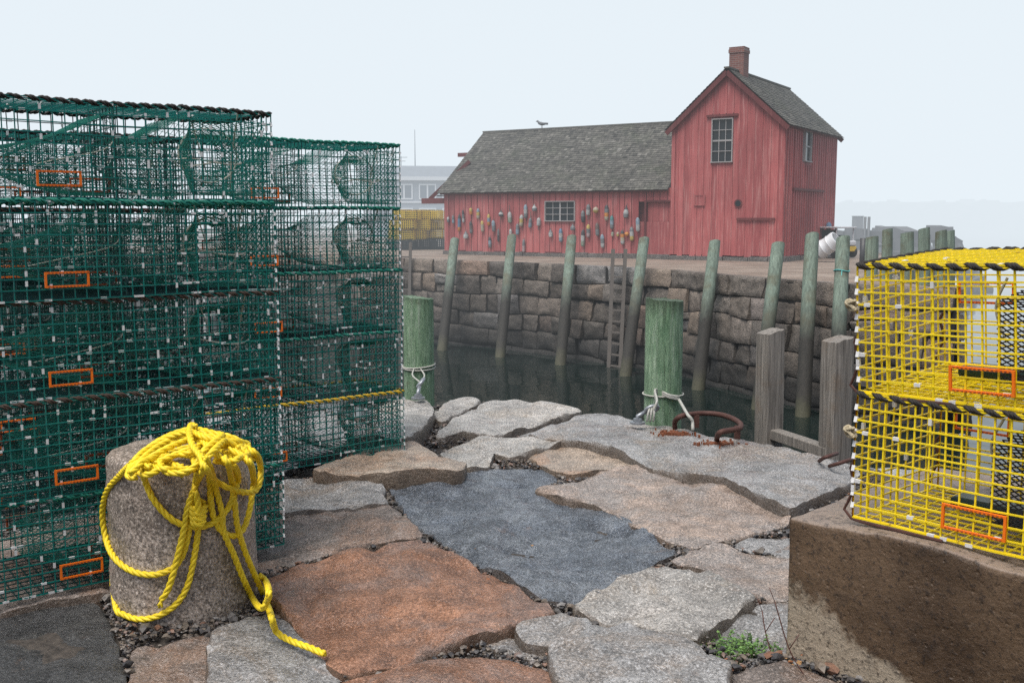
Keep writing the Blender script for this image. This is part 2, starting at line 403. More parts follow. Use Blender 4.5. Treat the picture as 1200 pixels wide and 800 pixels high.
# sea haze: volume whose emission stands in for scattered daylight, thickening across the harbour
def haze():
    m = bpy.data.materials.new('sea_haze'); m.use_nodes = True; t = m.node_tree; t.nodes.clear()
    g = t.nodes.new('ShaderNodeNewGeometry'); sp = t.nodes.new('ShaderNodeSeparateXYZ'); t.links.new(g.outputs['Position'], sp.inputs[0])
    mr = t.nodes.new('ShaderNodeMapRange'); mr.interpolation_type = 'SMOOTHSTEP'; t.links.new(sp.outputs[1], mr.inputs[0])
    mr.inputs[1].default_value = 10; mr.inputs[2].default_value = 62; mr.inputs[3].default_value = 0; mr.inputs[4].default_value = .0100
    ab = t.nodes.new('ShaderNodeVolumeAbsorption'); ab.inputs['Color'].default_value = (0,0,0,1); t.links.new(mr.outputs[0], ab.inputs['Density'])
    em = t.nodes.new('ShaderNodeEmission'); em.inputs['Color'].default_value = (.81,.888,.947,1); t.links.new(mr.outputs[0], em.inputs['Strength'])
    ad = t.nodes.new('ShaderNodeAddShader'); t.links.new(ab.outputs[0], ad.inputs[0]); t.links.new(em.outputs[0], ad.inputs[1])
    o = t.nodes.new('ShaderNodeOutputMaterial'); t.links.new(ad.outputs[0], o.inputs['Volume'])
    try: m.cycles.volume_step_rate = .06
    except Exception: m.volume_step_rate = .06
    b = MB(); b.box(-600, 600, -30, 820, -12, 95)
    kind(b.build('sea_haze', m), 'structure')
haze()

# ---------------------------------------------------------------- water, pier ground, quay walls
WZ = -2.9
b = MB(); b.face([(-900,-60,WZ),(900,-60,WZ),(900,1500,WZ),(-900,1500,WZ)]); kind(b.build('water', M['water']), 'structure')
PIER = [(-40,60),(-20,49),(-9,41.5),(-3.9,37.4),(1.1,33.1),(4.75,28.8),(6.35,24.6),(7.6,22.7),(9.25,21.2)]
EDGE = [(9.25,21.2),(9.75,27),(13.6,33),(16.0,46)]
def rough_wall(name, line, ztop, zbot, seed, batter=.10, hc=(.44,.64), wl=(.5,1.25), label=None):
    """dry-laid masonry: every stone a lumpy block set against a dark core"""
    rr = random.Random(seed); b = MB()
    pts = [Vector((*p, 0)) for p in line]
    cum = [0]
    for i in range(1, len(pts)): cum.append(cum[-1] + (pts[i]-pts[i-1]).length)
    def pos(s):
        s = max(0, min(cum[-1]-1e-4, s)); i = max(k for k in range(len(cum)-1) if cum[k] <= s)
        d = (pts[i+1]-pts[i]).normalized(); return pts[i] + d*(s-cum[i]), Vector((d.y, -d.x, 0))
    levels = [ztop]
    while levels[-1] > zbot: levels.append(levels[-1] - rr.uniform(*hc))
    def wav(s, k): return .0 if k == 0 else 0.11*noise.noise(Vector((s*.33, k*7.3+seed, 0))) + .05*noise.noise(Vector((s*1.1, k*3.3, 4)))
    for k in range(len(levels)-1):
        s = -rr.uniform(0, .6)
        while s < cum[-1]:
            wd = rr.uniform(*wl) * (1.25 if k == 0 else 1); s1 = min(s + wd, cum[-1])
            if s1 - s < .12: break
            sub = [(0.0,1.0)]
            if k > 0 and rr.random() < .06 and wd > .5: c0 = rr.uniform(.38,.62); sub = [(0.0,c0),(c0,1.0)]
            for (q0,q1) in sub:
                prot = rr.uniform(-.06,.09); tint = rr.random(); rr0, rr1 = rr.random(), rr.random(); sk0, sk1 = rr.uniform(-.06,.06), rr.uniform(-.06,.06)
                nu = max(4, int((s1-s)/.09)); nv = 7; gap = .014; i0 = len(b.v)
                for iv in range(nv+1):
                    for iu in range(nu+1):
                        u = iu/nu; v = iv/nv; sv = s + (s1-s)*u
                        za = levels[k]+wav(sv,k); zb = levels[k+1]+wav(sv,k+1)
                        zt = za+(zb-za)*q0 - gap; zl = za+(zb-za)*q1 + gap
                        zz = zt + (zl-zt)*v
                        su = s + gap + (s1-s-2*gap)*u + (sk0*(1-u)+sk1*u)*(v-.5)
                        p, n = pos(su)
                        e = min(u*(s1-s), (1-u)*(s1-s), v*(zt-zl), (1-v)*(zt-zl))
                        rd = max(0, 1 - e/.024)**2 * .04
                        bu = .05*noise.fractal(Vector((su*2.1, zz*2.1, seed)), .8, 2, 3) + .03*noise.noise(Vector((su*8, zz*8, seed))); tl_ = (rr0 - .5)*(u-.5)*.14 + (rr1-.5)*(v-.5)*.16; bu += tl_
                        out = .10 + prot + bu - rd + (ztop - zz)*batter
                        q = p + n*out; b.v.append((q.x, q.y, zz))
                for iv in range(nv):
                    for iu in range(nu):
                        a = i0 + iv*(nu+1)+iu
                        b.f.append((a, a+nu+1, a+nu+2, a+1)); b.m.append(0); b.t.append(tint)
                # top and side returns into the core
                ring = [i0+iu for iu in range(nu+1)] + [i0+iv*(nu+1)+nu for iv in range(1,nv+1)] + [i0+nv*(nu+1)+iu for iu in range(nu-1,-1,-1)] + [i0+iv*(nu+1) for iv in range(nv-1,0,-1)]
                back = []
                for r_ in ring:
                    x,y,zz = b.v[r_]; _, n = pos((s+s1)/2); dd = .30 if k==0 else .16
                    back.append(len(b.v)); b.v.append((x-n.x*dd, y-n.y*dd, zz))
                for i in range(len(ring)):
                    j = (i+1) % len(ring); b.f.append((ring[i], ring[j], back[j], back[i])); b.m.append(0); b.t.append(tint)
            s = s1
    for i in range(len(pts)-1):
        p, n = pos(cum[i]+1e-3); q, n2 = pos(cum[i+1]-1e-3); o0 = n*.02; o1 = n*((ztop-zbot)*batter - .02)
        b.face([pts[i]+o0+Vector((0,0,ztop-.06)), pts[i]+o1+Vector((0,0,zbot)), pts[i+1]+o1+Vector((0,0,zbot)), pts[i+1]+o0+Vector((0,0,ztop-.06))], 1, 0)
    o = b.build(name, [M['wall'], M['void']], smooth=True, sharp=50)
    if label: kind(tag(o, label, 'wall'), 'thing')
    return o
rough_wall('stone_wall', PIER, 0.0, -3.3, 11, label='rough granite block quay wall under the red shack, dark at the waterline')
rough_wall('stone_wall', EDGE, 0.0, -3.3, 12, label='end wall of the stone pier turning away behind the yellow traps')
# pier ground
b = MB(); poly = [Vector((*p, -.03)) for p in PIER + EDGE[1:]] + [Vector(p) for p in ((15,75,-.03),(-10,200,-.03),(-140,220,-.03),(-140,70,-.03))]
b.face(poly); pg = b.build('pier_ground', M['dirt']); kind(pg, 'structure')
bm = bmesh.new(); bm.from_mesh(pg.data); bmesh.ops.triangulate(bm, faces=bm.faces); bm.to_mesh(pg.data); bm.free()

# ---------------------------------------------------------------- the red shack
HA = Vector((9.02, 34.44, 0)); HROT = math.atan2(-.533, .846)
house = thing('fishing_shack', 'weathered red two-part fishing shack with grey shingle roofs standing on the stone pier', 'building', HA, HROT)
DEP = 6.45; XL = -13.9; XM = -4.0
def zt_tall(x): return 4.62 + (2 - abs(x + 2.0)) * .90
Z0 = .16
def boards_front(b, x0, x1, ztop, wid, seed, skip=None, y=0.0, batten=False):
    rr = random.Random(seed); x = x0
    while x < x1 - .02:
        wd = min(rr.uniform(*wid), x1 - x); 
        if x1 - (x + wd) < .06: wd = x1 - x
        xa, xb = x + .011, x + wd - .011; th = rr.uniform(.018,.030); t = rr.random()
        segs = [(Z0 - rr.uniform(0,.06), None)]
        hole = skip(xa, xb) if skip else None
        ms = [-2.0] if xa < -2.0 < xb and ztop is zt_tall else []
        xs = [xa] + ms + [xb]
        def pr(zlo, zhi_fn):
            top = [(q, y, zhi_fn(q)) for q in reversed(xs)]
            b.prism([(xa,y,zlo),(xb,y,zlo)] + top, (0,-th,0), 0, t)
        if hole:
            pr(segs[0][0], lambda q: hole[0]); pr(hole[1], ztop)
        else: pr(segs[0][0], ztop)
        if batten and x > x0 + .05:
            hb = skip(x-.03, x+.03) if skip else None
            for (q0, q1) in ([(Z0, hb[0]-.10), (hb[1]+.20, ztop(x)-.05)] if hb else [(Z0, ztop(x)-.05)]):
                b.prism([(x-.02,y-.021,q0),(x+.02,y-.021,q0),(x+.02,y-.021,q1),(x-.02,y-.021,q1)], (0,-.022,0), 0, rr.random())
        x += wd
# windows: (x0,x1,z0,z1) on the front
W_G = (-2.50, -1.80, 3.35, 4.77); W_L = (-9.12, -7.88, 1.34, 2.04); DOOR = (-4.98, -4.03, .10, 2.02)
b = MB()
def skl(xa, xb):
    for q in (W_L, DOOR):
        if xb > q[0] and xa < q[1]: return (q[2], q[3]) if q is W_L else (Z0-.05, q[3])
boards_front(b, XL, XM, lambda q: 2.50, (.20,.33), 3, skl)
def skt(xa, xb):
    if xb > W_G[0] and xa < W_G[1]: return (W_G[2], W_G[3])
boards_front(b, XM, 0.0, zt_tall, (.22,.31), 4, skt, batten=True)
# core walls behind boards (solid, 12 mm back)
b.box(XL+.02, XM, .012, .05, .05, 1.30, 0, .2); 
b.prism([(XM+.02,.3,.1),(-.02,.3,.1),(-.02,.3,4.6),(-2,.3,6.38),(XM+.02,.3,4.6)], (0,.05,0), 0, .2)
b.box(XL+.02, XM, .3, .35, .05, 2.48, 0, .2)
# right side wall with battens (x=0, faces +x)
rr = random.Random(9); y = 0.0; SW = (2.08, 2.98, 3.38, 4.50)
while y < DEP - .02:
    wd = min(rr.uniform(.24,.30), DEP - y); th = rr.uniform(.02,.03); t = rr.random()
    def pc(z0, z1): b.box(-.02, th, y+.006, y+wd-.006, z0, z1, 0, t)
    if y + wd > SW[0] and y < SW[1]: pc(Z0, SW[2]); pc(SW[3], 4.62)
    else: pc(Z0 - rr.uniform(0,.05), 4.62)
    b.box(th-.005, th+.032, y-.024, y+.024, Z0, SW[2]-.1 if SW[0]-.02 < y < SW[1]+.02 else 4.6, 0, rr.random())
    y += wd
b.box(-.06,-.022, .02, DEP-.02, .1, 4.6, 0, .2)
# back, left gable, tall left wall above the low roof
b.box(XL, 0, DEP, DEP+.05, .1, 2.4, 0, .4)
b.prism([(XM,DEP,2.4),(0,DEP,2.4),(0,DEP,4.6),(-2,DEP,6.38),(XM,DEP,4.6)], (0,.05,0), 0, .4)
b.prism([(XL,0,.1),(XL,DEP,.1),(XL,DEP,2.45),(XL,DEP/2,5.0),(XL,0,2.45)], (.05,0,0), 0, .5)
b.box(XM, XM+.05, .03, DEP, 2.0, 4.6, 0, .4)
b.build('wall', M['red'], house)
# trim: corner boards, rakes, beams
b = MB()
for (x, z1) in ((-.06, 4.55),): b.box(x-.06, .034, -.045, .06, Z0, z1, 0, .3)
b.box(XM-.0, XM+.13, -.05, -.031, Z0, 4.5, 0, .6)
b.build('corner_board', M['red'], house)
b = MB(); b.box(.036,.085, .95, 4.7, 2.38, 2.46, 0, .3); b.build('ledge_board', M['redtrim'], house)
b = MB(); b.box(-1.55,-.22,-.10,-.055, 1.36, 1.44, 0, .5); b.build('ledge_board', M['redtrim'], house)
b = MB(); b.box(-3.12,-2.72,-.075,-.045, 1.86,1.90,0,.3); b.box(-3.12,-2.72,-.075,-.045,2.20,2.24,0,.3); b.box(-3.12,-3.06,-.074,-.044,1.9,2.2,0,.3); b.box(-2.78,-2.72,-.074,-.044,1.9,2.2,0,.3); b.box(-3.06,-2.78,-.06,-.045,1.9,2.2,0,.2)
b.build('hatch', M['red'], house)
b = MB(); b.tube([(-1.52,-.04,1.93),(-1.52,-.07,1.93)], .14, 20); po = b.build('porthole', M['redtrim'], house, True, 40)
b = MB(); b.tube([(-1.52,-.05,1.93),(-1.52,-.078,1.93)], .10, 20); b.build('pane', M['pane'], po, True, 40)
def roof_rake(b, pa, pb, wid=.16): b.bar(pa, pb, .05, wid, 0, .3)
b = MB()
for s_ in (-1, 1):
    a = Vector((-2 , -.16, 6.42-.10)); c = Vector((-2 + s_*2.17, -.16, 6.42-.10-2.17*.90)); b = MB(); roof_rake(b, a, c); b.build('rake_board', M['redtrim'], house)
    a2 = a + Vector((0,DEP+.32,0)); c2 = c + Vector((0,DEP+.32,0)); b = MB(); roof_rake(b, a2, c2); b.build('rake_board', M['redtrim'], house)
b = MB(); b.box(.10,.14,-.1,DEP+.1,4.44,4.53,0,.3); b.build('eave_board', M['redtrim'], house)
b = MB(); b.box(XL-.1, XM-.02,-.16,-.13,2.36,2.45,0,.3); b.build('eave_board', M['redtrim'], house)
# windows
def window(x0,x1,z0,z1, cols, rows, parent, mats, axis='x', y=-.02, split=None):
    f = MB(); fw = .032
    def bx(a0,a1,q0,q1,d0,d1):
        if axis == 'x': f.box(a0,a1,y+d0,y+d1,q0,q1)
        else: f.box(-d1-y, -d0-y, a0,a1,q0,q1)
    bx(x0-fw,x1+fw,z1,z1+fw,-.06,.08); bx(x0-fw*1.5,x1+fw*1.5,z0-fw,z0,-.09,.08); bx(x0-fw,x0,z0,z1,-.06,.08); bx(x1,x1+fw,z0,z1,-.06,.08)
    for i in range(1, cols):
        xx = x0+(x1-x0)*i/cols; k = .03 if (split == 'v' and i == cols//2) else .011; bx(xx-k,xx+k,z0,z1,-.015,.012)
    for j in range(1, rows):
        zz = z0+(z1-z0)*j/rows; k = .028 if (split == 'h' and j == rows//2) else .011; bx(x0,x1,zz-k,zz+k,-.017,.01)
    w_ = f.build('window', mats, parent)
    p = MB()
    if axis == 'x': p.face([(x0,y+.02,z0),(x1,y+.02,z0),(x1,y+.02,z1),(x0,y+.02,z1)])
    else: p.face([(-y-.02,x0,z0),(-y-.02,x1,z0),(-y-.02,x1,z1),(-y-.02,x0,z1)])
    p.build('pane', M['pane'], w_)
    return w_
wg = window(*W_G, 3, 4, house, M['frame'], split='h')
b = MB(); b.box(-2.72,-1.6,-.10,-.03,4.86,4.94); b.build('lintel', M['redtrim'], wg)
window(*W_L, 4, 3, house, M['frame'], split='v')
window(SW[0]+.1,SW[1]-.1,SW[2]+.04,SW[3]-.06, 1, 2, house, M['frame'], axis='y', split='h')
# recessed door
b = MB(); x = DOOR[0]+.03; rr = random.Random(5)
while x < DOOR[1]-.03:
    wd = min(rr.uniform(.16,.24), DOOR[1]-.03-x); b.box(x+.004,x+wd-.004,.10,.14,.12,DOOR[3]-.03,0,rr.random()*.7); x += wd
d = b.build('door', M['red'], house)
b = MB(); b.box(DOOR[0]-.04,DOOR[0]+.03,-.04,.14,.1,DOOR[3]+.04,0,.2); b.box(DOOR[0]+.03,DOOR[1],-.04,.14,DOOR[3]-.02,DOOR[3]+.05,0,.1); b.build('frame', M['redtrim'], d)
# foundation
b = MB(); rr = random.Random(31); x = XL - .05
while x < .05:
    wd = rr.uniform(.5,1.1); b.box(x, min(x+wd-.02,.08), -.06-rr.uniform(0,.05), .3, -.2, .13+rr.uniform(-.03,.03)); x += wd
y = 0.3
while y < DEP: wd = rr.uniform(.5,1.0); b.box(-.2, .07+rr.uniform(0,.05), y, min(y+wd-.02,DEP), -.2, .13+rr.uniform(-.03,.03)); y += wd
b.build('foundation', M['found'], house, bevel=.02)
# shingle roofs
def shingles(b, o, ux, up, length, height, seed, expo=.135, bands=True):
    rr = random.Random(seed); o = Vector(o); ux = Vector(ux).normalized(); up = Vector(up).normalized(); nn = ux.cross(up).normalized()
    if nn.z < 0: nn = -nn
    b.face([o, o+ux*length, o+ux*length+up*height, o+up*height], 0, .1)
    rows = int(height/expo)+1
    for r_ in range(rows):
        h0 = r_*expo; h1 = min(h0+expo*1.5, height+.03); x = -rr.uniform(0,.15)
        sag = 0
        while x < length:
            wd = rr.uniform(.08,.20); a = max(0,x)+.003; c = min(length, x+wd)-.003
            if c-a > .02:
                jit = rr.uniform(-.016,.012); lift = rr.uniform(.022,.034)
                bt = noise.noise(Vector((a*.95+seed, h0*.18, 0)))
                t = min(1, max(0, .42 + rr.gauss(0,.15) + (.42*max(0,bt-.22)*1.8 if bands else 0) + .18*noise.noise(Vector((a*.7,h0*1.5,seed)))))
                p = [o+ux*a+up*(h0+jit)+nn*lift, o+ux*c+up*(h0+jit)+nn*lift, o+ux*c+up*h1+nn*.008, o+ux*a+up*h1+nn*.008]
                b.face(p, 0, t); q = [k.copy() for k in p]
                b.face([o+ux*a+up*(h0+jit), o+ux*c+up*(h0+jit), p[1], p[0]], 0, t*.55)
            x += wd
b = MB(); hyp = math.hypot(2.2, 2.2*.9); rz0 = 6.46
shingles(b, (.20,-.2,rz0-2.2*.9), (0,1,0), (-1,0,.9), DEP+.4, hyp, 21)
shingles(b, (-4.20,-.2,rz0-2.2*.9), (0,1,0), (1,0,.9), DEP+.4, hyp, 22)
b.box(-2.09,-1.91,-.21,DEP+.21,rz0-.02,rz0+.035,0,.55)
tr = b.build('roof', M['shingle'], house)
b = MB(); sl = (5.08-2.42)/3.45; hyp2 = math.hypot(3.45, 3.45*sl)
shingles(b, (XL-.22,-.22,2.42), (1,0,0), (0,1,sl), XM-XL+.16, hyp2, 23)
shingles(b, (XL-.22,DEP+.22,2.42), (1,0,0), (0,-1,sl), XM-XL+.16, hyp2, 24)
b.box(XL-.24, XM-.07, 3.15, 3.31, 5.06, 5.12, 0, .6)
b.box(XL-.235, XL-.19, -.2, 3.2, 2.3, 2.34, 0, .3)
b.build('roof', M['shingle'], house)
b = MB(); cx, cyy = -2.02, 1.05
b.box(cx-.26,cx+.26,cyy-.26,cyy+.26,5.9,7.08); b.box(cx-.285,cx+.285,cyy-.285,cyy+.285,7.08,7.20); b.box(cx-.27,cx+.27,cyy-.27,cyy+.27,7.20,7.28)
b.build('chimney', M['brick'], tr)
# hoist beams at the left end
b = MB(); b.box(XL-1.35, XL+.1, .25,.45, 2.02,2.24); b.build('hoist_beam', M['redtrim'], house)
b = MB(); b.bar((XL-1.0,.35,2.2),(XL+.35,1.3,3.75),.15,.15); b.build('brace', M['redtrim'], house)
b = MB(); b.box(XL-.95, XL+.2, 2.3,2.45, 4.02,4.18); b.build('hoist_beam', M['redtrim'], house)

# lobster buoys on the long wall --------------------------------------------------------------
CB = {'grey':(.15,.16,.165),'white':(.36,.37,.36),'blue':(.10,.18,.27),'lightblue':(.20,.27,.32),'orange':(.48,.19,.04),'yellow':(.42,.32,.09),
      'cream':(.36,.32,.24),'dark':(.05,.05,.055),'teal':(.06,.19,.19),'brown':(.12,.09,.08),'pink':(.36,.27,.27),'palegreen':(.23,.27,.21)}
MBU = {k: plain('buoy_paint_'+k, v, .6, var=.5, scl=14, bump=.2, obj=False) for k, v in CB.items()}
MBU['stick'] = M['greywood']
def ax1(x): return 515 + x/8.57
def ay1(y): return 225 + y/8.57
def ax2(x): return 640 + x/8.0
def ay2(y): return 225 + y/8.0
# px centre x, centre y, length px, width class, colour bands bottom->top, shape, stick
B1 = [(100,278,52,22,'grey white',''),(150,275,78,22,'lightblue grey',''),(213,310,165,27,'orange blue blue dark',''),(250,245,125,20,'white grey dark',''),(330,195,66,28,'orange yellow',''),
 (403,218,102,28,'cream yellow lightblue',''),(330,355,118,26,'grey brown dark',''),(285,430,76,44,'white grey','f'),(445,345,110,28,'cream cream yellow',''),(508,280,115,26,'orange lightblue yellow',''),
 (557,340,110,30,'grey lightblue',''),(520,505,106,27,'grey lightblue dark',''),(602,435,125,18,'dark grey',''),(637,215,62,42,'dark white dark','fs'),(722,255,108,34,'palegreen white','u'),
 (728,415,85,26,'pink white',''),(798,375,110,30,'lightblue grey',''),(838,288,116,33,'cream yellow white',''),(880,195,134,32,'grey white lightblue',''),(925,310,98,28,'lightblue grey','u'),
 (972,160,66,44,'grey white','f'),(1012,300,80,34,'white white','d'),(1132,410,86,36,'white grey','f'),(858,540,130,24,'pink grey','')]
B2 = [(150,405,124,30,'lightblue white blue',''),(265,330,60,40,'grey grey','f'),(358,230,108,30,'dark grey',''),(408,168,100,32,'white grey','s'),(482,170,58,44,'yellow cream','r'),(580,195,140,34,'cream orange grey dark',''),
 (628,285,122,30,'grey lightblue teal',''),(765,185,116,42,'grey white dark','f'),(872,305,128,32,'white lightblue',''),(492,350,120,30,'grey brown',''),(408,365,120,30,'pink grey yellow',''),(357,432,155,30,'palegreen white dark',''),
 (540,460,124,30,'white grey lightblue',''),(632,395,40,22,'cream palegreen',''),(682,395,40,22,'yellow cream',''),(728,425,128,32,'white cream orange dark',''),(770,395,42,36,'orange orange','r'),(815,392,126,32,'yellow white grey','')]
ORD = 'first second third fourth fifth sixth seventh eighth ninth tenth eleventh twelfth thirteenth fourteenth fifteenth sixteenth seventeenth eighteenth nineteenth twentieth twenty-first twenty-second twenty-third twenty-fourth twenty-fifth'.split()
Hm = Matrix.Translation(HA) @ Matrix.Rotation(HROT, 4, 'Z'); Hi = Hm.inverted()
def on_front(px, py):
    o = Hi @ Vector((0,0,CAM_Z)); d = (Hi.to_3x3() @ ray(px, py)); t = -o.y/d.y; return o + d*t
def nice(bands):
    names = []
    for k in reversed(bands.split()):
        k = {'lightblue':'pale blue','palegreen':'pale green'}.get(k,k)
        if k not in names: names.append(k)
    return names[0] if len(names)==1 else ' and '.join(names[:2])
def buoys(lst, ax, ay, refs, rev):
    order = sorted(range(len(lst)), key=lambda i: -lst[i][0] if rev else lst[i][0])
    for rank, i in enumerate(order):
        x,y,ln,wd,bands,sh = lst[i]; k = 8.57 if ax is ax1 else 8.0
        p = on_front(ax(x), ay(y)); sca = (Hm@p - Vector((0,0,CAM_Z))).length/FPX
        L = ln/k*sca; W = wd/k*sca*1.18; rad = W/2; bl = bands.split(); n = len(bl); mats = [MBU[c] for c in bl]+[MBU['stick']]
        b = MB(); T = Matrix.Translation(Vector((0,0,0))) @ Matrix.Rotation(R(rnd.uniform(-4,4)),4,'Y')
        if 'r' in sh: prof = [(rad*math.sin(math.pi*q/8)+.002, -L/2+L*(1-math.cos(math.pi*q/8))/2) for q in range(9)]
        elif 'f' in sh: prof = [(rad*.5,-L/2),(rad*.92,-L/2+L*.08),(rad,-L/2+L*.3),(rad*.95,-L*.02),(rad*.6,L*.22),(rad*.28,L*.34),(rad*.22,L/2)]
        else: prof = [(rad*.55,-L/2),(rad*.9,-L/2+L*.05),(rad,-L/2+L*.14),(rad,L*.2),(rad*.93,L*.34),(rad*.6,L*.46),(rad*.35,L/2)]
        # split the profile by colour bands
        pz = [q[1] for q in prof]; zmin, zmax = pz[0], pz[-1]
        def rat(z):
            for a_, b_ in zip(prof, prof[1:]):
                if a_[1] <= z <= b_[1]+1e-9: return a_[0]+(b_[0]-a_[0])*((z-a_[1])/max(1e-6,b_[1]-a_[1]))
            return prof[-1][0]
        for j in range(n):
            za = zmin+(zmax-zmin)*j/n; zb = zmin+(zmax-zmin)*(j+1)/n
            zs = [za]+[z for z in pz if za+1e-4<z<zb-1e-4]+[zb]
            b.lathe([(rat(z),z) for z in zs], 12, j, T)
        if 'u' in sh: b.tube([T@Vector((.0,0,L/2-.01)),T@Vector((0,0,L/2+.38*L+.1))], .014, 6, n)
        if 'd' in sh: b.tube([T@Vector((.0,0,-L/2+.01)),T@Vector((0,0,-L/2-.5*L))], .02, 6, n)
        if 's' in sh: b.tube([T@Vector((.0,0,-L/2+.01)),T@Vector((0,0,-L/2-.3*L-.05))], .018, 6, n)
        b.tube([T@Vector((0,0,L/2-.02)),T@Vector((.005,rad*.6,L/2+.06)),T@Vector((0,rad*1.0,L/2+.07))], .006, 5, n)
        o = b.build('lobster_buoy', mats, None, True, 40); o.location = Hm @ Vector((p.x, -.036-rad*1.02, p.z)); o.rotation_euler = (0,0,HROT)
        tag(o, f'{nice(bands)} lobster buoy on red wall, {ORD[rank]} from {refs}', 'buoy', 'lobster buoys hung on the red wall')
buoys(B1, ax1, ay1, 'the hoist beam corner', False)
buoys(B2, ax2, ay2, 'the recessed door', True)
# one small buoy on the side wall
b = MB(); b.lathe([(.05,0),(.1,.04),(.1,.16)],12,0); b.lathe([(.1,.16),(.1,.25),(.04,.33)],12,1)
o = b.build('lobster_buoy', [MBU['orange'], MBU['blue']], None, True, 40); o.location = Hm @ Vector((.20, 5.0, .95)); tag(o, 'small blue and orange buoy hung low on the side wall of the shack', 'buoy')
# gull on the ridge
b = MB(); b.tube([(-.20,0,.16),(-.12,0,.17),(0,0,.19),(.10,0,.22),(.15,0,.27),(.19,0,.31),(.23,0,.30),(.27,0,.285)], [.012,.045,.075,.065,.045,.042,.022,.006], 10)
b.tube([(-.02,.03,.14),(-.02,.03,0)], .008, 5); b.tube([(-.02,-.03,.14),(-.02,-.03,0)], .008, 5)
b.bar((-.28,.045,.18),(.06,.06,.21),.02,.08); b.bar((-.28,-.045,.18),(.06,-.06,.21),.02,.08)
o = b.build('gull', plain('gull_feathers',(.16,.17,.18),.7,var=.4), None, True); o.location = Hm @ Vector((-11.25,3.23,5.11)); o.rotation_euler = (0,0,R(150))
tag(o, 'grey gull perched on the long roof ridge', 'bird')

# ---------------------------------------------------------------- piles and ladders along the wall
def wall_y(px):
    for (a, c) in zip(PIER, PIER[1:]):
        r = (px-600)/FPX
        # X = r*Y along the view
        da = a[0]-r*a[1]; dc = c[0]-r*c[1]
        if da <= 0 <= dc or dc <= 0 <= da:
            t = da/(da-dc); return a[1]+(c[1]-a[1])*t
    return 22.0
def pile(pt, pb, r, name='dock_pile', mat=None, n=18, seed=0, slope=.03, ext=.6):
    pt = Vector(pt); pb = Vector(pb); d = (pt-pb).normalized(); pb = pb - d*ext
    b = MB(); pts = []; rs = []
    N = 14
    for k in range(N+1):
        q = k/N; c = pb.lerp(pt, q) + Vector((noise.noise(Vector((q*2,seed,0))), noise.noise(Vector((q*2,seed,9))), 0))*.012
        pts.append(c); rs.append(r*(1.1-.12*q)*(1+.05*noise.noise(Vector((q*4,seed,3)))))
    rs[-1] *= .97
    b.tube(pts, rs, n)
    vs = b.v
    for i in range(len(vs)-n, len(vs)):
        x,y,z = vs[i]; vs[i] = (x, y, z + slope*((x-pt.x)/r)*.6 - slope*((y-pt.y)/r) + .01*noise.noise(Vector((x*30,y*30,seed))))
    for i in range(len(vs)):
        x,y,z = vs[i]; k = .05*noise.noise(Vector((x*9,y*9,z*.6+seed))); c = Vector((x,y,0)); 
        vs[i] = (x + k*r*.5, y + k*r*.3, z)
    return b.build(name, mat or M['pile'], None, True, 45)
PL = [(533,281,518,410,'pale green pile leaning against the quay wall, the one beside the hoist beam corner'),
 (600,277,586,418,'green pile leaning against the quay wall, second along from the hoist beam corner'),
 (670,278,657,427,'green pile leaning on the wall just below the shack window'),
 (755,280,733,440,'green pile leaning on the wall right beside the wooden ladder'),
 (838,283,818,456,'green pile leaning on the wall below the tall gable'),
 (912,286,893,462,'short knotted green pile rising behind the first grey timber post'),
 (952,275,946,465,'tall upright green pile before the shack corner, algae at its foot'),
 (988,279,985,466,'green pile with a turquoise string tied round it')]
pile8 = None
for i, (tx,ty,bx_,by_,lab) in enumerate(PL):
    Y = wall_y(tx) - .42; pt = at(tx, ty, Y); pb = G(bx_, by_, WZ)
    if pb.y > wall_y(bx_) - .9 or pb.y < Y - 2.6: pb = Vector(((bx_-600)/FPX*(Y-1.0), Y-1.0, WZ))
    o = pile(pt, pb, .155, seed=i*3.1, slope=.03); tag(o, lab, 'pile', 'piles along the stone quay wall')
    if i == 7: P8 = (pt, pb)
# turquoise string on the last one
pt, pb = P8; d = (pt-pb).normalized(); c = pt - d*.72; b = MB()
b.tube([c + Vector((math.cos(a)*.168, math.sin(a)*.168, .02*math.sin(2*a))) for a in [k*math.pi/8 for k in range(16)]], .012, 6, closed=True)
b.tube([c+Vector((-.05,-.165,0)), c+Vector((-.07,-.19,-.5)), c+Vector((-.06,-.20,-1.5))], .009, 5)
tag(b.build('string', plain('turquoise_twine',(.10,.42,.40),.7), None, True), 'turquoise string hanging from a green pile', 'string')
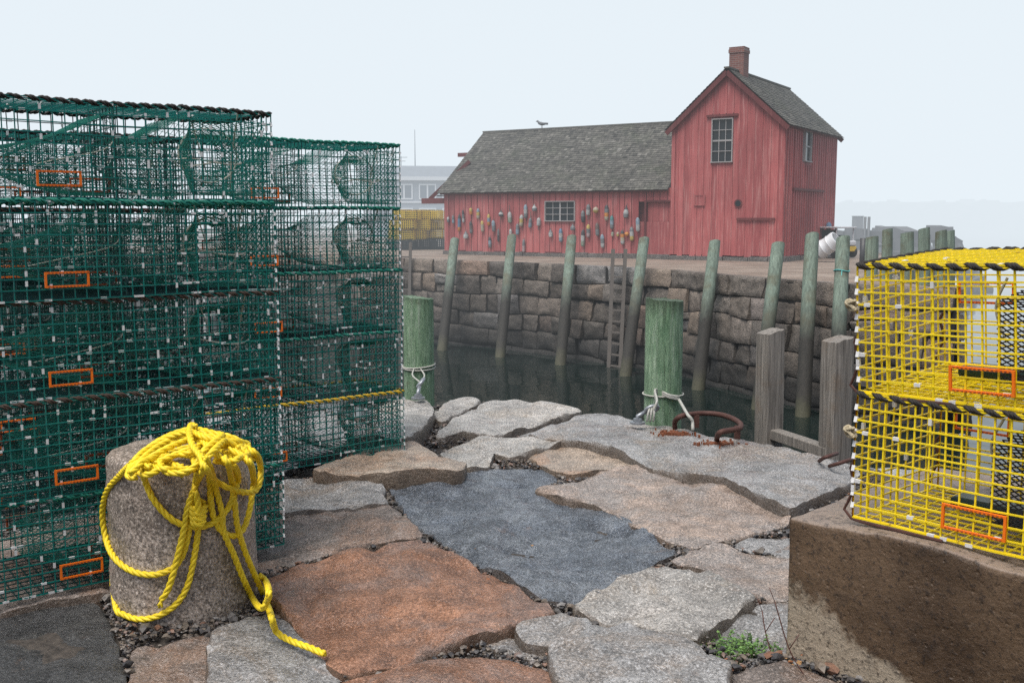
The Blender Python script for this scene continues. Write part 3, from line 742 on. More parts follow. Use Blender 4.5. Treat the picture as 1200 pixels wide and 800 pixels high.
# piles standing at the pier end
for i, (px, py, Y, r, lean, lab) in enumerate([(1022,278,25.5,.16,0,'stubby pale green pile next to the dark slim post'),(1040,269,24.3,.125,.03,'dark narrow pile at the pier end'),(1063,273,23.4,.155,.05,'stout green pile with pale sawn top at the pier end'),
        (1083,268,22.6,.125,.07,'dark leaning pile at the pier end, alone before the water'),(1103,271,22.0,.125,.08,'green pile touching a twin pile above the yellow trap'),(1113,271,22.5,.11,.08,'rear one of the twin piles above the yellow trap')]):
    pt = at(px, py, Y); pb = Vector((pt.x+.5*lean*4, pt.y-.1, WZ)); o = pile(pt, pb, r, seed=40+i*2.3, slope=.025)
    tag(o, lab, 'pile', 'piles at the end of the pier')
def ladder(pxl, pxr, ytop, pbl, pbr, ybot, rungs, label, dy=.35):
    Yw = wall_y((pxl+pxr)/2) - dy; tl, tr = at(pxl,ytop,Yw), at(pxr,ytop,Yw-.1); bl, br = at(pbl,ybot,Yw-.55), at(pbr,ybot+2,Yw-.65)
    t = thing('ladder', label, 'ladder', (0,0,0)); 
    for a_, c_ in ((tl,bl),(tr,br)): b = MB(); b.bar(a_, c_, .10,.12); b.build('rail', M['greywood'], t)
    for k in range(rungs):
        q = .14 + .83*k/(rungs-1); b = MB(); b.bar(tl.lerp(bl,q), tr.lerp(br,q), .07,.05); b.build('rung', M['greywood'], t)
    return t
ladder(718.5,733,292,713,726.5,432,10,'grey wooden ladder fixed to the quay wall below the shack')
ladder(469,481,284,468,479,405,9,'narrow wooden ladder on the quay wall behind the short green pile')

# ---------------------------------------------------------------- far things
def far_building():
    M1 = plain('pale_clapboard', (.30,.33,.37), .8, var=.08); M2 = plain('white_trim', (.72,.74,.76), .7, var=.05); M3 = plain('grey_roof', (.24,.26,.29), .9, var=.2, scl=3); M4 = plain('dim_pane', (.12,.15,.19), .2, var=.3, scl=1)
    Y = 78; k = Y/FPX; t = thing('waterfront_house', 'pale grey two-storey waterfront house with white window frames in the haze', 'building', ((430-600)*k, Y, 0), R(9))
    Wd = 13.0
    def zz(py): return CAM_Z + (HORIZON-py)*k
    e1 = zz(212); b = MB(); b.box(0, Wd, 0, 9, 0, e1)
    b.build('wall', M1, t)
    b = MB(); b.box(-.25, Wd+.25, -.35, 9.3, e1, e1+.28); b.box(-.02,.18,-.05,-.003,0,e1); b.box(Wd*.62,Wd*.62+.2,-.05,-.003,0,e1); b.box(0,Wd,-.08,-.003,zz(238),zz(236)); b.build('trim', M2, t)
    b = MB(); h = zz(194)
    b.add([(-.2,-.3,e1+.28),(Wd+.2,-.3,e1+.28),(Wd+.2,9.2,e1+.28),(-.2,9.2,e1+.28),(0,1.6,h),(Wd,1.6,h),(Wd,7.5,h),(0,7.5,h)], [(0,1,5,4),(1,2,6,5),(2,3,7,6),(3,0,4,7),(4,5,6,7)]); b.build('roof', M3, t)
    for row, (p0,p1) in enumerate(((216,234),(244,256))):
        for i in range(7):
            xx = .45 + i*1.78
            f = MB(); z1, z0 = zz(p0), zz(p1); f.box(xx,xx+1.32,-.09,-.004,z0,z0+.1); f.box(xx,xx+1.32,-.09,-.004,z1-.1,z1); f.box(xx,xx+.1,-.09,-.004,z0+.1,z1-.1); f.box(xx+1.22,xx+1.32,-.09,-.004,z0+.1,z1-.1); f.box(xx+.6,xx+.72,-.09,-.004,z0+.1,z1-.1)
            w_ = f.build('window', M2, t); g = MB(); g.face([(xx+.1,-.03,z0+.1),(xx+1.22,-.03,z0+.1),(xx+1.22,-.03,z1-.1),(xx+.1,-.03,z1-.1)]); g.build('pane', M4, w_)
    return t
far_building()
b = MB(); p = at(486,152,84); b.tube([(p.x,84,4),(p.x,84,p.z)], [.06,.03], 6); tag(b.build('mast', plain('mast_grey',(.25,.27,.29)), None, True), 'thin bare radio mast rising above the waterfront house roof', 'mast')
b = MB(); p = at(470,183,84); b.tube([(p.x,84,4),(p.x,84,p.z)], .04, 6); b.bar((p.x-.5,84,p.z-.1),(p.x+.5,84,p.z-.1),.05); b.bar((p.x-.35,84,p.z-.4),(p.x+.35,84,p.z-.4),.05); tag(b.build('aerial', plain('aerial_grey',(.3,.32,.34)), None, True), 'small television aerial on the roof edge of the waterfront house', 'aerial')

# breakwater, jetty, channel marker
def rubble(name, line, width, zt, zb, size, seed, m, label):
    rr = random.Random(seed); b = MB()
    for (a, c) in zip(line, line[1:]):
        a = Vector((*a,0)); c = Vector((*c,0)); L = (c-a).length; d = (c-a).normalized(); n = Vector((-d.y,d.x,0)); s = 0
        rowsz = int((zt-zb)/(size*.7))+1
        for r_ in range(rowsz):
            s = -rr.uniform(0,size)
            zc = zb + (zt-zb)*(r_+.5)/rowsz; off = width*(1-(r_+.5)/rowsz)*.5 + width*.25
            for sd_ in (-1, 1):
                s = 0
                while s < L:
                    k = size*rr.uniform(.6,1.25); cc = a + d*s + n*sd_*off + Vector((0,0,zc))
                    Mx = Matrix.Translation(cc) @ Matrix.Rotation(rr.uniform(0,3),4,'Z') @ Matrix.Rotation(rr.uniform(-.4,.4),4,'X')
                    h = k*.5; tp = rr.random()
                    b.box(-h*rr.uniform(.8,1.3),h*rr.uniform(.8,1.3),-h,h,-h*.8,h*rr.uniform(.5,.9),0,tp,Mx); s += k*.9
        up = Vector((0,0,zt-.3*size)); dn = Vector((0,0,zb)); wv = n*width*.28; wv2 = n*width*.7
        b.face([a+up-wv, c+up-wv, c+up+wv, a+up+wv],0,.5); b.face([a+dn-wv2, c+dn-wv2, c+up-wv, a+up-wv],0,.4); b.face([a+up+wv, c+up+wv, c+dn+wv2, a+dn+wv2],0,.4)
    return tag(b.build(name, m, None), label, name.split('_')[-1])
M['farstone'] = plain('far_granite', (.13,.13,.135), .9, var=.4, scl=.6, obj=False)
rubble('breakwater', [(45,272),(420,312)], 12, 5.3, WZ-.5, 3.2, 5, M['farstone'], 'long low granite breakwater fading into the fog beyond the harbour')
rubble('stone_jetty', [(20.2,62),(24.3,62.5),(25.6,66)], 5.5, .7, WZ-.4, .95, 6, M['farstone'], 'low grey rubble jetty behind the piles at the pier end')
b = MB(); b.box(21.95,22.5,66,66.6,.2,1.50); b.box(21.92,22.53,65.97,66.63,1.505,1.56); tag(b.build('pump_shed', plain('shed_concrete',(.26,.27,.28),.9,var=.1), None, bevel=.03), 'small square grey concrete hut standing on the far jetty', 'hut')
for px, lab in ((1014,'dark slim pole on the jetty, the one nearer the hut'),(1018.5,'dark slim pole on the jetty, farther from the hut')):
    p = at(px,254,60); b = MB(); b.tube([(p.x,60,-3),(p.x,60,p.z)], .085, 8); tag(b.build('mooring_pole', plain('pole_grey',(.10,.105,.11)), None, True), lab, 'pole', 'poles on the jetty')
p = at(1012,279,32); b = MB(); b.tube([(p.x,32,-.3),(p.x,32,p.z)], .10, 10); tag(b.build('pier_post', plain('post_dark',(.05,.052,.055)), None, True), 'short dark post on the pier behind the string-tied pile', 'post')
b = MB(); b.lathe([(.5,0),(1.1,.2),(1.1,.8),(.5,1.0),(.35,2.4),(.12,3.0)],12); o = b.build('channel_buoy', plain('marker_red',(.45,.05,.05)), None, True, 40); p = at(1169,268,290); o.location = (p.x,290,WZ+.1); tag(o, 'small red channel marker floating before the breakwater', 'marker')

# white drum and utility cart beside the shack
def barrel():
    b = MB(); prof = [(.30,0),(.345,.02),(.36,.10),(.355,.3),(.375,.33),(.355,.36),(.355,.6),(.375,.63),(.355,.66),(.36,.86),(.34,.95),(.30,.955),(.29,.90),(.28,.2)]
    b.lathe(prof, 28, 0, wob=.06); p = G(962,306); 
    o = b.build('plastic_drum', plain('white_plastic',(.66,.68,.69),.4,var=.12,scl=3), None, True, 40)
    o.location = (p.x-.05, p.y+.1, .30); o.scale = (.8,.8,.8); o.rotation_euler = (R(52), R(18), R(35)); tag(o, 'white plastic drum tipped on its side against the shack corner', 'drum')
barrel()
def cart():
    p = G(984,302); t = thing('utility_cart', 'small white and yellow utility cart parked behind the shack corner', 'cart', (p.x, p.y+.6, 0), R(20))
    MW = plain('cart_white',(.55,.56,.57),.4,var=.15); MY = plain('cart_yellow',(.62,.42,.05),.4,var=.15); MT = plain('cart_tyre',(.02,.02,.02),.8)
    b = MB(); b.box(-.42,.42,-.7,.7,.22,.42); b.build('body', MY, t, bevel=.03)
    b = MB(); b.box(-.40,.40,-.72,.72,.425,.62); b.build('cowl', MW, t, bevel=.05)
    b = MB()
    for x in (-.37,.37):
        for y in (-.55,.5): b.bar((x,y,.6),(x,y,1.06),.05)
    b.box(-.44,.44,-.65,.62,1.06,1.12); b.build('canopy', MW, t, bevel=.015)
    b = MB(); b.box(-.34,.34,-.1,.3,.62,.80); b.box(-.34,.34,.3,.38,.62,1.0); b.build('seat', MT, t, bevel=.03)
    for x in (-.40,.40):
        for y in (-.5,.5):
            b = MB(); b.lathe([(.1,-.07),(.19,-.07),(.22,-.04),(.22,.04),(.19,.07),(.1,.07)],18,0,Matrix.Translation((x,y,.22))@Matrix.Rotation(R(90),4,'Y')); b.build('wheel', MT, t, True, 40)
cart()

# ---------------------------------------------------------------- lobster traps
def make_trap(kind_, L, D, H, sx, sz, wr, seed, label, group, mats, netmat, lace, clipn):
    rr = random.Random(seed); wiremat = mats
    def warp(p): 
        q = p*2.3 + Vector((seed*3.1, 0, 0)); return p + Vector((noise.noise(q), noise.noise(q+Vector((9,0,0))), noise.noise(q+Vector((0,9,0)))))*.007
    def wire(b, p, q, segs=5, r=None, m=0, t=.5):
        P = [warp(p.lerp(q, k/segs)) for k in range(segs+1)]
        for a_, c_ in zip(P, P[1:]): b.bar(a_, c_, r or wr, None, m, t, caps=False)
    nx = max(2, round(L/sx)); ny = max(2, round(D/sx)); nz = max(2, round(H/sz))
    X = [-L/2+L*i/nx for i in range(nx+1)]; Yv = [-D/2+D*i/ny for i in range(ny+1)]; Z = [H*i/nz for i in range(nz+1)]
    t = thing('lobster_trap', label, 'lobster trap', (0,0,0), 0, group)
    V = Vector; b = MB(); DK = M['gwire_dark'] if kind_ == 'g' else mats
    def clip(p, d, ln=.020):
        p = warp(p); d = Vector(d)*ln/2; b.bar(p-d, p+d, wr*2.2, None, 1, .5)
    for y in (-D/2, D/2):
        wm = 2 if y > 0 else 0
        fr_ = wr*1.12 if y < 0 and kind_ == 'g' else wr
        for x in X: wire(b, V((x,y,0)), V((x,y,H)), 3, fr_, wm)
        for z in Z: wire(b, V((-L/2,y-.002,z)), V((L/2,y-.002,z)), 8, fr_, wm)
        for _ in range(clipn):
            if rr.random() < .5: clip(V((rr.choice(X), y, rr.uniform(.02,H-.02))), (0,0,1))
            else: clip(V((rr.uniform(-L/2,L/2), y, rr.choice(Z))), (1,0,0))
        for _ in range(int(clipn*.45)): clip(V((rr.uniform(-L/2,L/2), y, rr.choice([0,0,sz,.0,H]))), (1,0,0), .022)
    for x in (-L/2, L/2):
        for y in Yv: wire(b, V((x,y,0)), V((x,y,H)), 3)
        for z in Z: wire(b, V((x+.002,-D/2,z)), V((x+.002,D/2,z)), 4)
        for z in Z[1:-1]: clip(V((x,-D/2,z)), (0,.3,.9), .02)
        for _ in range(clipn//3): clip(V((x, rr.choice(Yv), rr.uniform(.02,H-.02))), (0,0,1))
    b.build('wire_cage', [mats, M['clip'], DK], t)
    b = MB()
    for x in X: wire(b, V((x,-D/2,0)), V((x,D/2,0)), 4)
    for y in Yv: wire(b, V((-L/2,y,.003)), V((L/2,y,.003)), 8)
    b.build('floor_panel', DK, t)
    b = MB()
    for x in X: wire(b, V((x,-D/2,H+.004)), V((x,D/2,H+.004)), 4)
    for y in Yv: wire(b, V((-L/2,y,H+.007)), V((L/2,y,H+.007)), 8)
    for _ in range(clipn//2): clip(V((rr.choice(X), rr.uniform(-D/2,D/2), H+.005)), (0,1,0))
    b.build('lid', [mats, M['clip']], t)
    # inner partitions
    for px_ in (-.02*L, ) if kind_ == 'g' else (.08*L,):
        b = MB()
        for y in Yv: wire(b, V((px_,y,0)), V((px_,y,H)), 2)
        for z in Z: wire(b, V((px_,-D/2,z)), V((px_,D/2,z)), 3)
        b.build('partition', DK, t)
    # twine funnels: quad mouth -> ring
    def funnel(mouth, ring, nu, nv, m, thick):
        b = MB(); pts = []
        for iv in range(nv+1):
            row = []
            for iu in range(nu):
                a = iu/nu*4; k = int(a); f = a-k; p0 = mouth[k % 4].lerp(mouth[(k+1) % 4], f); p1 = ring(iu/nu); v = iv/nv
                p = p0.lerp(p1, v); p.z -= .02*math.sin(math.pi*v); row.append(p)
            pts.append(row)
        for iv in range(nv):
            for iu in range(nu):
                b.bar(pts[iv][iu], pts[iv+1][(iu+1) % nu], thick, caps=False); b.bar(pts[iv][iu], pts[iv+1][(iu-1) % nu], thick, caps=False)
        return b.build('net_funnel', m, t)
    def ringf(c, e1, r1, e2, r2):
        c = Vector(c); e1 = Vector(e1); e2 = Vector(e2)
        return lambda u: c + e1*math.cos(u*2*math.pi - .75*math.pi)*r1 + e2*math.sin(u*2*math.pi - .75*math.pi)*r2
    if kind_ == 'g':
        m1 = [V((.22*L,-D/2+.01,.02)),V((.48*L,-D/2+.01,.02)),V((.48*L,-D/2+.01,H-.03)),V((.22*L,-D/2+.01,H-.03))]
        f1 = ringf((.34*L,.06,.2),(1,0,0),.085,(0,0,1),.075); funnel(m1, f1, 40, 11, netmat, .0026)
        m2 = [V((-.02*L,-D/2+.02,.02)),V((-.02*L,D/2-.02,.02)),V((-.02*L,D/2-.02,H-.02)),V((-.02*L,-D/2+.02,H-.02))]
        f2 = ringf((-.34*L,.0,.15),(0,1,0),.17,(0,0,1),.05); funnel(m2, f2, 44, 13, netmat, .0018)
        m3 = [V((.22*L,-D/2+.02,.02)),V((.22*L,D/2-.02,.02)),V((.22*L,D/2-.02,H-.02)),V((.22*L,-D/2+.02,H-.02))]
        f3 = ringf((-.01*L,.0,.18),(0,1,0),.17,(0,0,1),.06); funnel(m3, f3, 44, 10, netmat, .0018)
        for (f_, q) in ((f1, .0),):
            b = MB(); b.tube([Vector((.34*L,-.06,.19))+(f_(k/28)-Vector((.34*L,.06,.2)))*1.5 for k in range(28)], .0042, 6, closed=True); b.build('hoop', M['palecord'], t)
            b = MB(); b.tube([V((.34*L,-.07,.16))+V((math.cos(k*.224)*.135, math.sin(k*.224)*.16, .012*math.sin(k*.5))) for k in range(28)], .0036, 5, closed=True); b.build('hoop', M['palecord'], t)
        def cord(P_, r_):
            b = MB(); b.tube(spline(P_,.02), r_, 5); b.build('bait_cord', M['palecord'], t)
        cord([(.22*L,-D/2+.03,H-.01),(.29*L,-.12,.22),(.335*L,-.05,.12)], .0028); cord([(.39*L,-D/2+.02,H),(.415*L,-.1,.2),(.42*L,-.05,.03)], .0035)
        cord([(-.28*L,-.1,.12),(-.18*L,-.16,.15),(-.05*L,-.2,.19),(-.01*L,-.2,.24)], .0026)
        vents = [(-.27*L,-D/2-.007,.045,'front',M['orange']),(-.33*L,D/2+.005,.12,'front',M['rusty_orange']),(-.12*L,-.02,.03,'front',M['rusty_orange'])]
    else:
        m1 = [V((-.16*L,-D/2+.05,.06)),V((-.16*L,D/2-.03,.03)),V((-.16*L,D/2-.03,H-.06)),V((-.16*L,-D/2+.05,H-.10))]
        f1 = ringf((.20*L,.02,.17),(0,1,0),.16,(0,0,1),.07); funnel(m1, f1, 60, 17, netmat, .0036)
        m2 = [V((.05*L,D/2-.01,.05)),V((.30*L,D/2-.01,.05)),V((.30*L,D/2-.01,H-.08)),V((.05*L,D/2-.01,H-.08))]
        f2 = ringf((.16*L,.05,.2),(1,0,0),.09,(0,0,1),.08); funnel(m2, f2, 44, 11, netmat, .0034)
        b = MB(); b.tube([f1(k/24) for k in range(24)], .004, 6, closed=True); b.build('hoop', M['palecord'], t)
        for P_ in ([(-.2*L,-.05,H-.05),(-.24*L,-.02,.25),(-.22*L,.0,.14)],[(.02*L,-.1,.2),(.15*L,-.12,.21),(.3*L,-.1,.2)]):
            b = MB(); b.tube(spline(P_,.02),.0042,5); b.build('bait_cord', M['palecord'], t)
        b = MB(); b.box(-.36*L,-.06*L,.02,.11,.012,.05); b.build('ballast_brick', M['darkgreen'], t, bevel=.012)
        vents = [(-.255*L,-D/2-.008,.035,'front',M['orange']),(-.46*L,D/2+.006,.22,'front',M['orange']),(.24*L,D/2-.06,.10,'front',M['rusty_orange'])]
        # rusty runner hoops and crimped bottom rail
        for y in (-D/2, D/2):
            b = MB(); b.tube(spline([(-L/2-.004,y,.46*H),(-L/2-.016,y,.40*H),(-L/2-.006,y,.30*H),(-L/2-.006,y,.2*H),(-L/2-.02,y,.12*H),(-L/2-.005,y-.005,-.004),(-L/4,y-.008,-.006)],.02), .005, 6); b.build('runner', M['rust'], t)
        b = MB()
        c = V((-L/2-.012,-D/2-.010,H*.70)); b.tube(spline([c + V((.020*math.cos(k*2.1)-.006, .012*math.sin(k*1.7)-.004, .016*math.sin(k*1.3))) for k in range(12)],.006), .0055, 6)
        b.build('rope_knot', M['creamrope'], t)
    for (vx, vy, vz, fc, m) in vents:
        b = MB(); wv, hv = (.158, .058) if kind_ == 'g' else (.19,.076); fwd = .0075
        b.box(vx,vx+wv,vy-.004,vy+.004,vz,vz+fwd); b.box(vx,vx+wv,vy-.004,vy+.004,vz+hv-fwd,vz+hv); b.box(vx,vx+fwd,vy-.004,vy+.004,vz+fwd,vz+hv-fwd); b.box(vx+wv-fwd,vx+wv,vy-.004,vy+.004,vz+fwd,vz+hv-fwd)
        for k in range(12 if kind_ == 'g' else 14):
            for zq in (vz+fwd*.5, vz+hv-fwd*.5): b.box(vx+.012+k*.0125, vx+.018+k*.0125, vy-.0055, vy-.003, zq-.0016, zq+.0016, 1)
        b.build('escape_vent', [m, M['rusty_orange']], t)
    # laced rope round the lid edge
    b = MB(); rl = .0052 if kind_ == 'g' else .0056; sp = .0070
    path = [V((-L/2,-D/2,H+.003)),V((L/2,-D/2,H+.003)),V((L/2,D/2,H+.003)),V((-L/2,D/2,H+.003)),V((-L/2,-D/2,H+.003))]
    fine = resample([p for a_,c_ in zip(path,path[1:]) for p in (a_.lerp(c_,k/40) for k in range(40))] , .008)
    for ph, pit in ((0,.052),(1.9,.052)) if kind_ == 'g' else ((0,.058),(.9,.058),(2.0,.058)):
        pts = []
        for k, p in enumerate(fine):
            s_ = k*.008; a = s_/pit*2*math.pi + ph; w_ = warp(p); along_x = abs(abs(p.y)-D/2) < 1e-3
            o_ = V((0,math.cos(a),math.sin(a))) if along_x else V((math.cos(a),0,math.sin(a))); pts.append(w_ + o_*sp*(1+.35*noise.noise(p*40)))
        b.tube(pts, [rl*(1+.35*noise.noise(p*55+V((ph,0,0)))) for p in pts], 6)
    b.build('edge_lacing', lace, t, True)
    return t
def relace(t, m):
    for c in t.children:
        if c.name.startswith('edge_lacing'):
            c.material_slots[0].link = 'OBJECT'; c.material_slots[0].material = m
GL, GD, GH = 1.20, .53, .358
ga = make_trap('g', GL, GD, GH, .043, .040, .0036, 1, '', 'green lobster traps in stacks', M['gwire'], M['gnet'], M['lace_dark'], 54)
gb = make_trap('g', GL, GD, GH, .043, .040, .0036, 2, '', 'green lobster traps in stacks', M['gwire'], M['gnet'], M['lace_dark'], 54)
LEV = ['bottom','second from bottom','middle','second from top','topmost']
used = set()
def place(tmpl, corner, ang, z, label, lace, grp):
    """corner: front right bottom corner in plan; ang: direction of the long side"""
    ux = Vector((math.cos(ang), math.sin(ang), 0)); uy = Vector((-math.sin(ang), math.cos(ang), 0))
    c = Vector((corner[0], corner[1], 0)) - ux*GL/2 + uy*GD/2; c.z = z
    if tmpl not in used:
        used.add(tmpl); tmpl.location = c; tmpl.rotation_euler = (0,0,ang); tmpl['label'] = label; tmpl['group'] = grp; o = tmpl
    else: o = dup(tmpl, c, ang, label, grp)
    relace(o, lace)
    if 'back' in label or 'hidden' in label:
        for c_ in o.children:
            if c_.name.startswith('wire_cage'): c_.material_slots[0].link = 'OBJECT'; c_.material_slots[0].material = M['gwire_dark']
    return o
rr = random.Random(77)
A1 = R(38.2)
for k in range(5):
    place((ga, gb)[k % 2], (-1.0+rr.uniform(-.008,.008), 4.34+rr.uniform(-.008,.008)), A1+R(rr.uniform(-.7,.7)), .035+k*.371,
          f'dark green wire lobster trap, {LEV[k]} of the stack behind the bollard', [M['lace_teal'],M['lace_brown'],M['lace_brown'],M['lace_teal'],M['lace_dark']][k], 'stack of green traps behind the bollard')
for k in range(5):
    lb = 'green wire trap with yellow laced lid, foot of the stack beside the green pile' if k == 0 else f'green wire lobster trap, {LEV[k]} of the stack beside the green pile'
    place((gb, ga)[k % 2], (-.655+rr.uniform(-.01,.01), 6.07+rr.uniform(-.01,.01)), R(36.5)+R(rr.uniform(-.8,.8)), .055+k*.363,
          lb, [M['lace_yellow'],M['lace_teal'],M['lace_teal'],M['lace_teal'],M['lace_teal']][k], 'stack of green traps beside the pile')
for k in range(5):
    place((ga, gb)[k % 2], (-1.69+rr.uniform(-.02,.02), 5.30+rr.uniform(-.02,.02)), R(37)+R(rr.uniform(-1,1)), .03+k*.365,
          f'green wire trap, {LEV[k]} of the stack hidden behind the bollard stack', [M['lace_brown'],M['lace_dark'],M['lace_teal'],M['lace_brown'],M['lace_dark']][k], 'stack of green traps at the rear')

for k in range(4):  # extra stack added behind the others to block light coming through them
    place((gb, ga)[k % 2], (-2.35+rr.uniform(-.02,.02), 6.30+rr.uniform(-.02,.02)), R(38)+R(rr.uniform(-1,1)), .03+k*.365,
          f'green wire trap, {LEV[k] if k < 3 else "top"} of the lowest stack at the very back', [M['lace_brown'],M['lace_dark'],M['lace_teal'],M['lace_brown']][k], 'stack of green traps added at the very back')

# concrete block and yellow traps
BZ = .47
C0 = G(925,603,BZ); blockdir = Vector((.68,-.733,0)).normalized(); blockn = Vector((-blockdir.y, blockdir.x, 0))
def block():
    b = MB(); Lb, Db = 2.6, 1.05; nu, nw, nv = 60, 26, 14
    def P(u, w_, z):
        p = Vector((u*Lb, w_*Db, z*BZ)); n = Vector((noise.noise(p*3+Vector((5,0,0))), noise.noise(p*3), noise.noise(p*3+Vector((0,5,0)))))*.012
        n += Vector((noise.noise(p*14), noise.noise(p*14+Vector((3,3,0))), noise.noise(p*14+Vector((0,3,3)))))*.005
        q = p + n
        return q
    def sheet(fn, na, nb):
        i0 = len(b.v)
        for i in range(na+1):
            for j in range(nb+1): b.v.append(tuple(fn(i/na, j/nb)))
        for i in range(na):
            for j in range(nb): a = i0+i*(nb+1)+j; b.f.append((a,a+nb+1,a+nb+2,a+1)); b.m.append(0); b.t.append(.5)
    sheet(lambda s,t: P(s,0,t), nu, nv); sheet(lambda s,t: P(0,1-s,t), nw, nv); sheet(lambda s,t: P(s,t,1), nu, nw); sheet(lambda s,t: P(1,s,t), nw, nv); sheet(lambda s,t: P(1-s,1,t), nu, nv)
    o = b.build('concrete_block', M['block'], None, True)
    bm = bmesh.new(); bm.from_mesh(o.data); bmesh.ops.remove_doubles(bm, verts=bm.verts, dist=.002)
    ed = [e for e in bm.edges if len(e.link_faces)==2 and e.calc_face_angle(0) > 1.0]
    bmesh.ops.bevel(bm, geom=ed, offset=.014, segments=3, affect='EDGES', profile=.6); bmesh.ops.recalc_face_normals(bm, faces=bm.faces)
    for f in bm.faces: f.smooth = True
    bm.to_mesh(o.data); bm.free()
    o.location = (C0.x, C0.y, -.14); o.rotation_euler = (0,0,math.atan2(blockdir.y, blockdir.x)); o.scale = (1,1,(BZ*1.04-.02+.14)/BZ)
    tag(o, 'long brown stained concrete block carrying the yellow traps', 'block')
block()
def mat_ywire():
    m = NT('scuffed_yellow_wire'); co = m.coord(obj=True); n = m.noise(co, 22, 6, .7); n2 = m.noise(co, 5, 4)
    c = m.mix(n2, (.76,.55,.008), (.94,.74,.015))
    c = m.mix(m.ramp(n, (.60,0.0),(.70,1.0)), c, (.20,.085,.02))
    return m.out(c, m.ramp(n2,(.3,.3),(.7,.55)))
M['ywire'] = mat_ywire()
YL, YD, YH = 1.2, .56, .398
yt = make_trap('y', YL, YD, YH, .048, .040, .0049, 5, 'bright yellow wire lobster trap, upper one on the concrete block', 'yellow traps on the concrete block', M['ywire'], M['knet'], M['lace_dark'], 10)
YA = R(-49)
yc = G(1000,606,BZ+.02)
def yplace(o, corner, z):
    ux = Vector((math.cos(YA), math.sin(YA), 0)); uy = Vector((-ux.y, ux.x, 0)); c = corner + ux*YL/2 + uy*YD/2; o.location = (c.x, c.y, z); o.rotation_euler = (0,0,YA)
y2 = dup(yt, (0,0,0), 0, 'bright yellow wire lobster trap, lower one resting directly on the concrete block')
yplace(y2, Vector((yc.x,yc.y,0)), BZ+.022); yplace(yt, Vector((yc.x+.006,yc.y+.004,0)), BZ+.022+.412+.03); yt.rotation_euler = (R(3.6), R(-1.6), YA)
# far stack of yellow traps
def far_trap(m):
    b = MB(); L,D,H = 1.2,.6,.42; w_ = .019; s = .1
    for i in range(13):
        x = -L/2+L*i/12
        for y in (-D/2,D/2): b.bar((x,y,0),(x,y,H),w_,caps=False)
        for z in (0,H): b.bar((x,-D/2,z),(x,D/2,z),w_,caps=False)
    for j in range(6):
        z = H*j/5
        for y in (-D/2,D/2): b.bar((-L/2,y,z),(L/2,y,z),w_,caps=False)
        for x in (-L/2,L/2): b.bar((x,-D/2,z),(x,D/2,z),w_,caps=False)
    for j in range(7):
        y = -D/2+D*j/6
        for z in (0,H): b.bar((-L/2,y,z),(L/2,y,z),w_,caps=False)
        for x in (-L/2,L/2): b.bar((x,y,0),(x,y,H),w_,caps=False)
    b.box(-L/2+.05,L/2-.05,-D/2+.1,D/2-.1,.02,.06,1); b.box(-.02,.02,-D/2+.02,D/2-.02,.05,H-.05,1)
    return b.mesh('lobster_trap', [m, M['knet']])
fy = far_trap(plain('faded_yellow_wire',(.75,.55,.03),.5)); fk = far_trap(plain('dark_far_wire',(.02,.03,.035),.5))
rr = random.Random(4)
cols_ = [(473,'nearer the ladder'),(489,'in the middle'),(506,'beside the shack corner')]
for ci, (px, where) in enumerate(cols_):
    for k in range(4 if ci else 4):
        Y = 47.5 + ci*.35; p = at(px, 290, Y)
        o = bpy.data.objects.new('lobster_trap', fk if k == 0 else fy); COL.objects.link(o); o.location = (p.x + rr.uniform(-.2,.2), Y+rr.uniform(-.1,.1), .02+k*.45); o.rotation_euler = (R(rr.uniform(-2,2)),R(rr.uniform(-2,2)),R(rr.uniform(-25,30)))
        lv = ['bottom','second from bottom','second from top','top'][k]
        tag(o, f'{"dark" if k==0 else "yellow"} wire trap, {lv} of the distant front stack {where}', 'lobster trap', 'distant stack of traps by the shack')
        Y2 = Y+.7; o2 = o.copy(); COL.objects.link(o2); o2.location = (p.x+.12, Y2+.05, k*.44); o2['label'] = f'{"dark" if k==0 else "yellow"} wire trap, {lv} of the distant rear stack {where}'

# ---------------------------------------------------------------- foreground: slabs, gravel, bollard, posts
SLABS = []
def inset(poly, d):
    n = len(poly); out = []
    for i in range(n):
        a, p, c = poly[i-1], poly[i], poly[(i+1) % n]; e = (c-a); e = Vector((-e.y, e.x)); 
        out.append(p + (e.normalized()*d if e.length > 1e-9 else Vector((0,0))))
    return out
def inside(p, poly):
    r_ = False; n = len(poly); j = n-1
    for i in range(n):
        a, c = poly[i], poly[j]
        if (a.y > p.y) != (c.y > p.y) and p.x < (c.x-a.x)*(p.y-a.y)/(c.y-a.y)+a.x: r_ = not r_
        j = i
    return r_
def edge_dist(p, poly):
    m_ = 9; n = len(poly)
    for i in range(n):
        a, c = poly[i], poly[(i+1) % n]; d = c-a; t = max(0, min(1, (p-a).dot(d)/max(1e-9,d.length_squared))); m_ = min(m_, (a+d*t-p).length)
    return m_
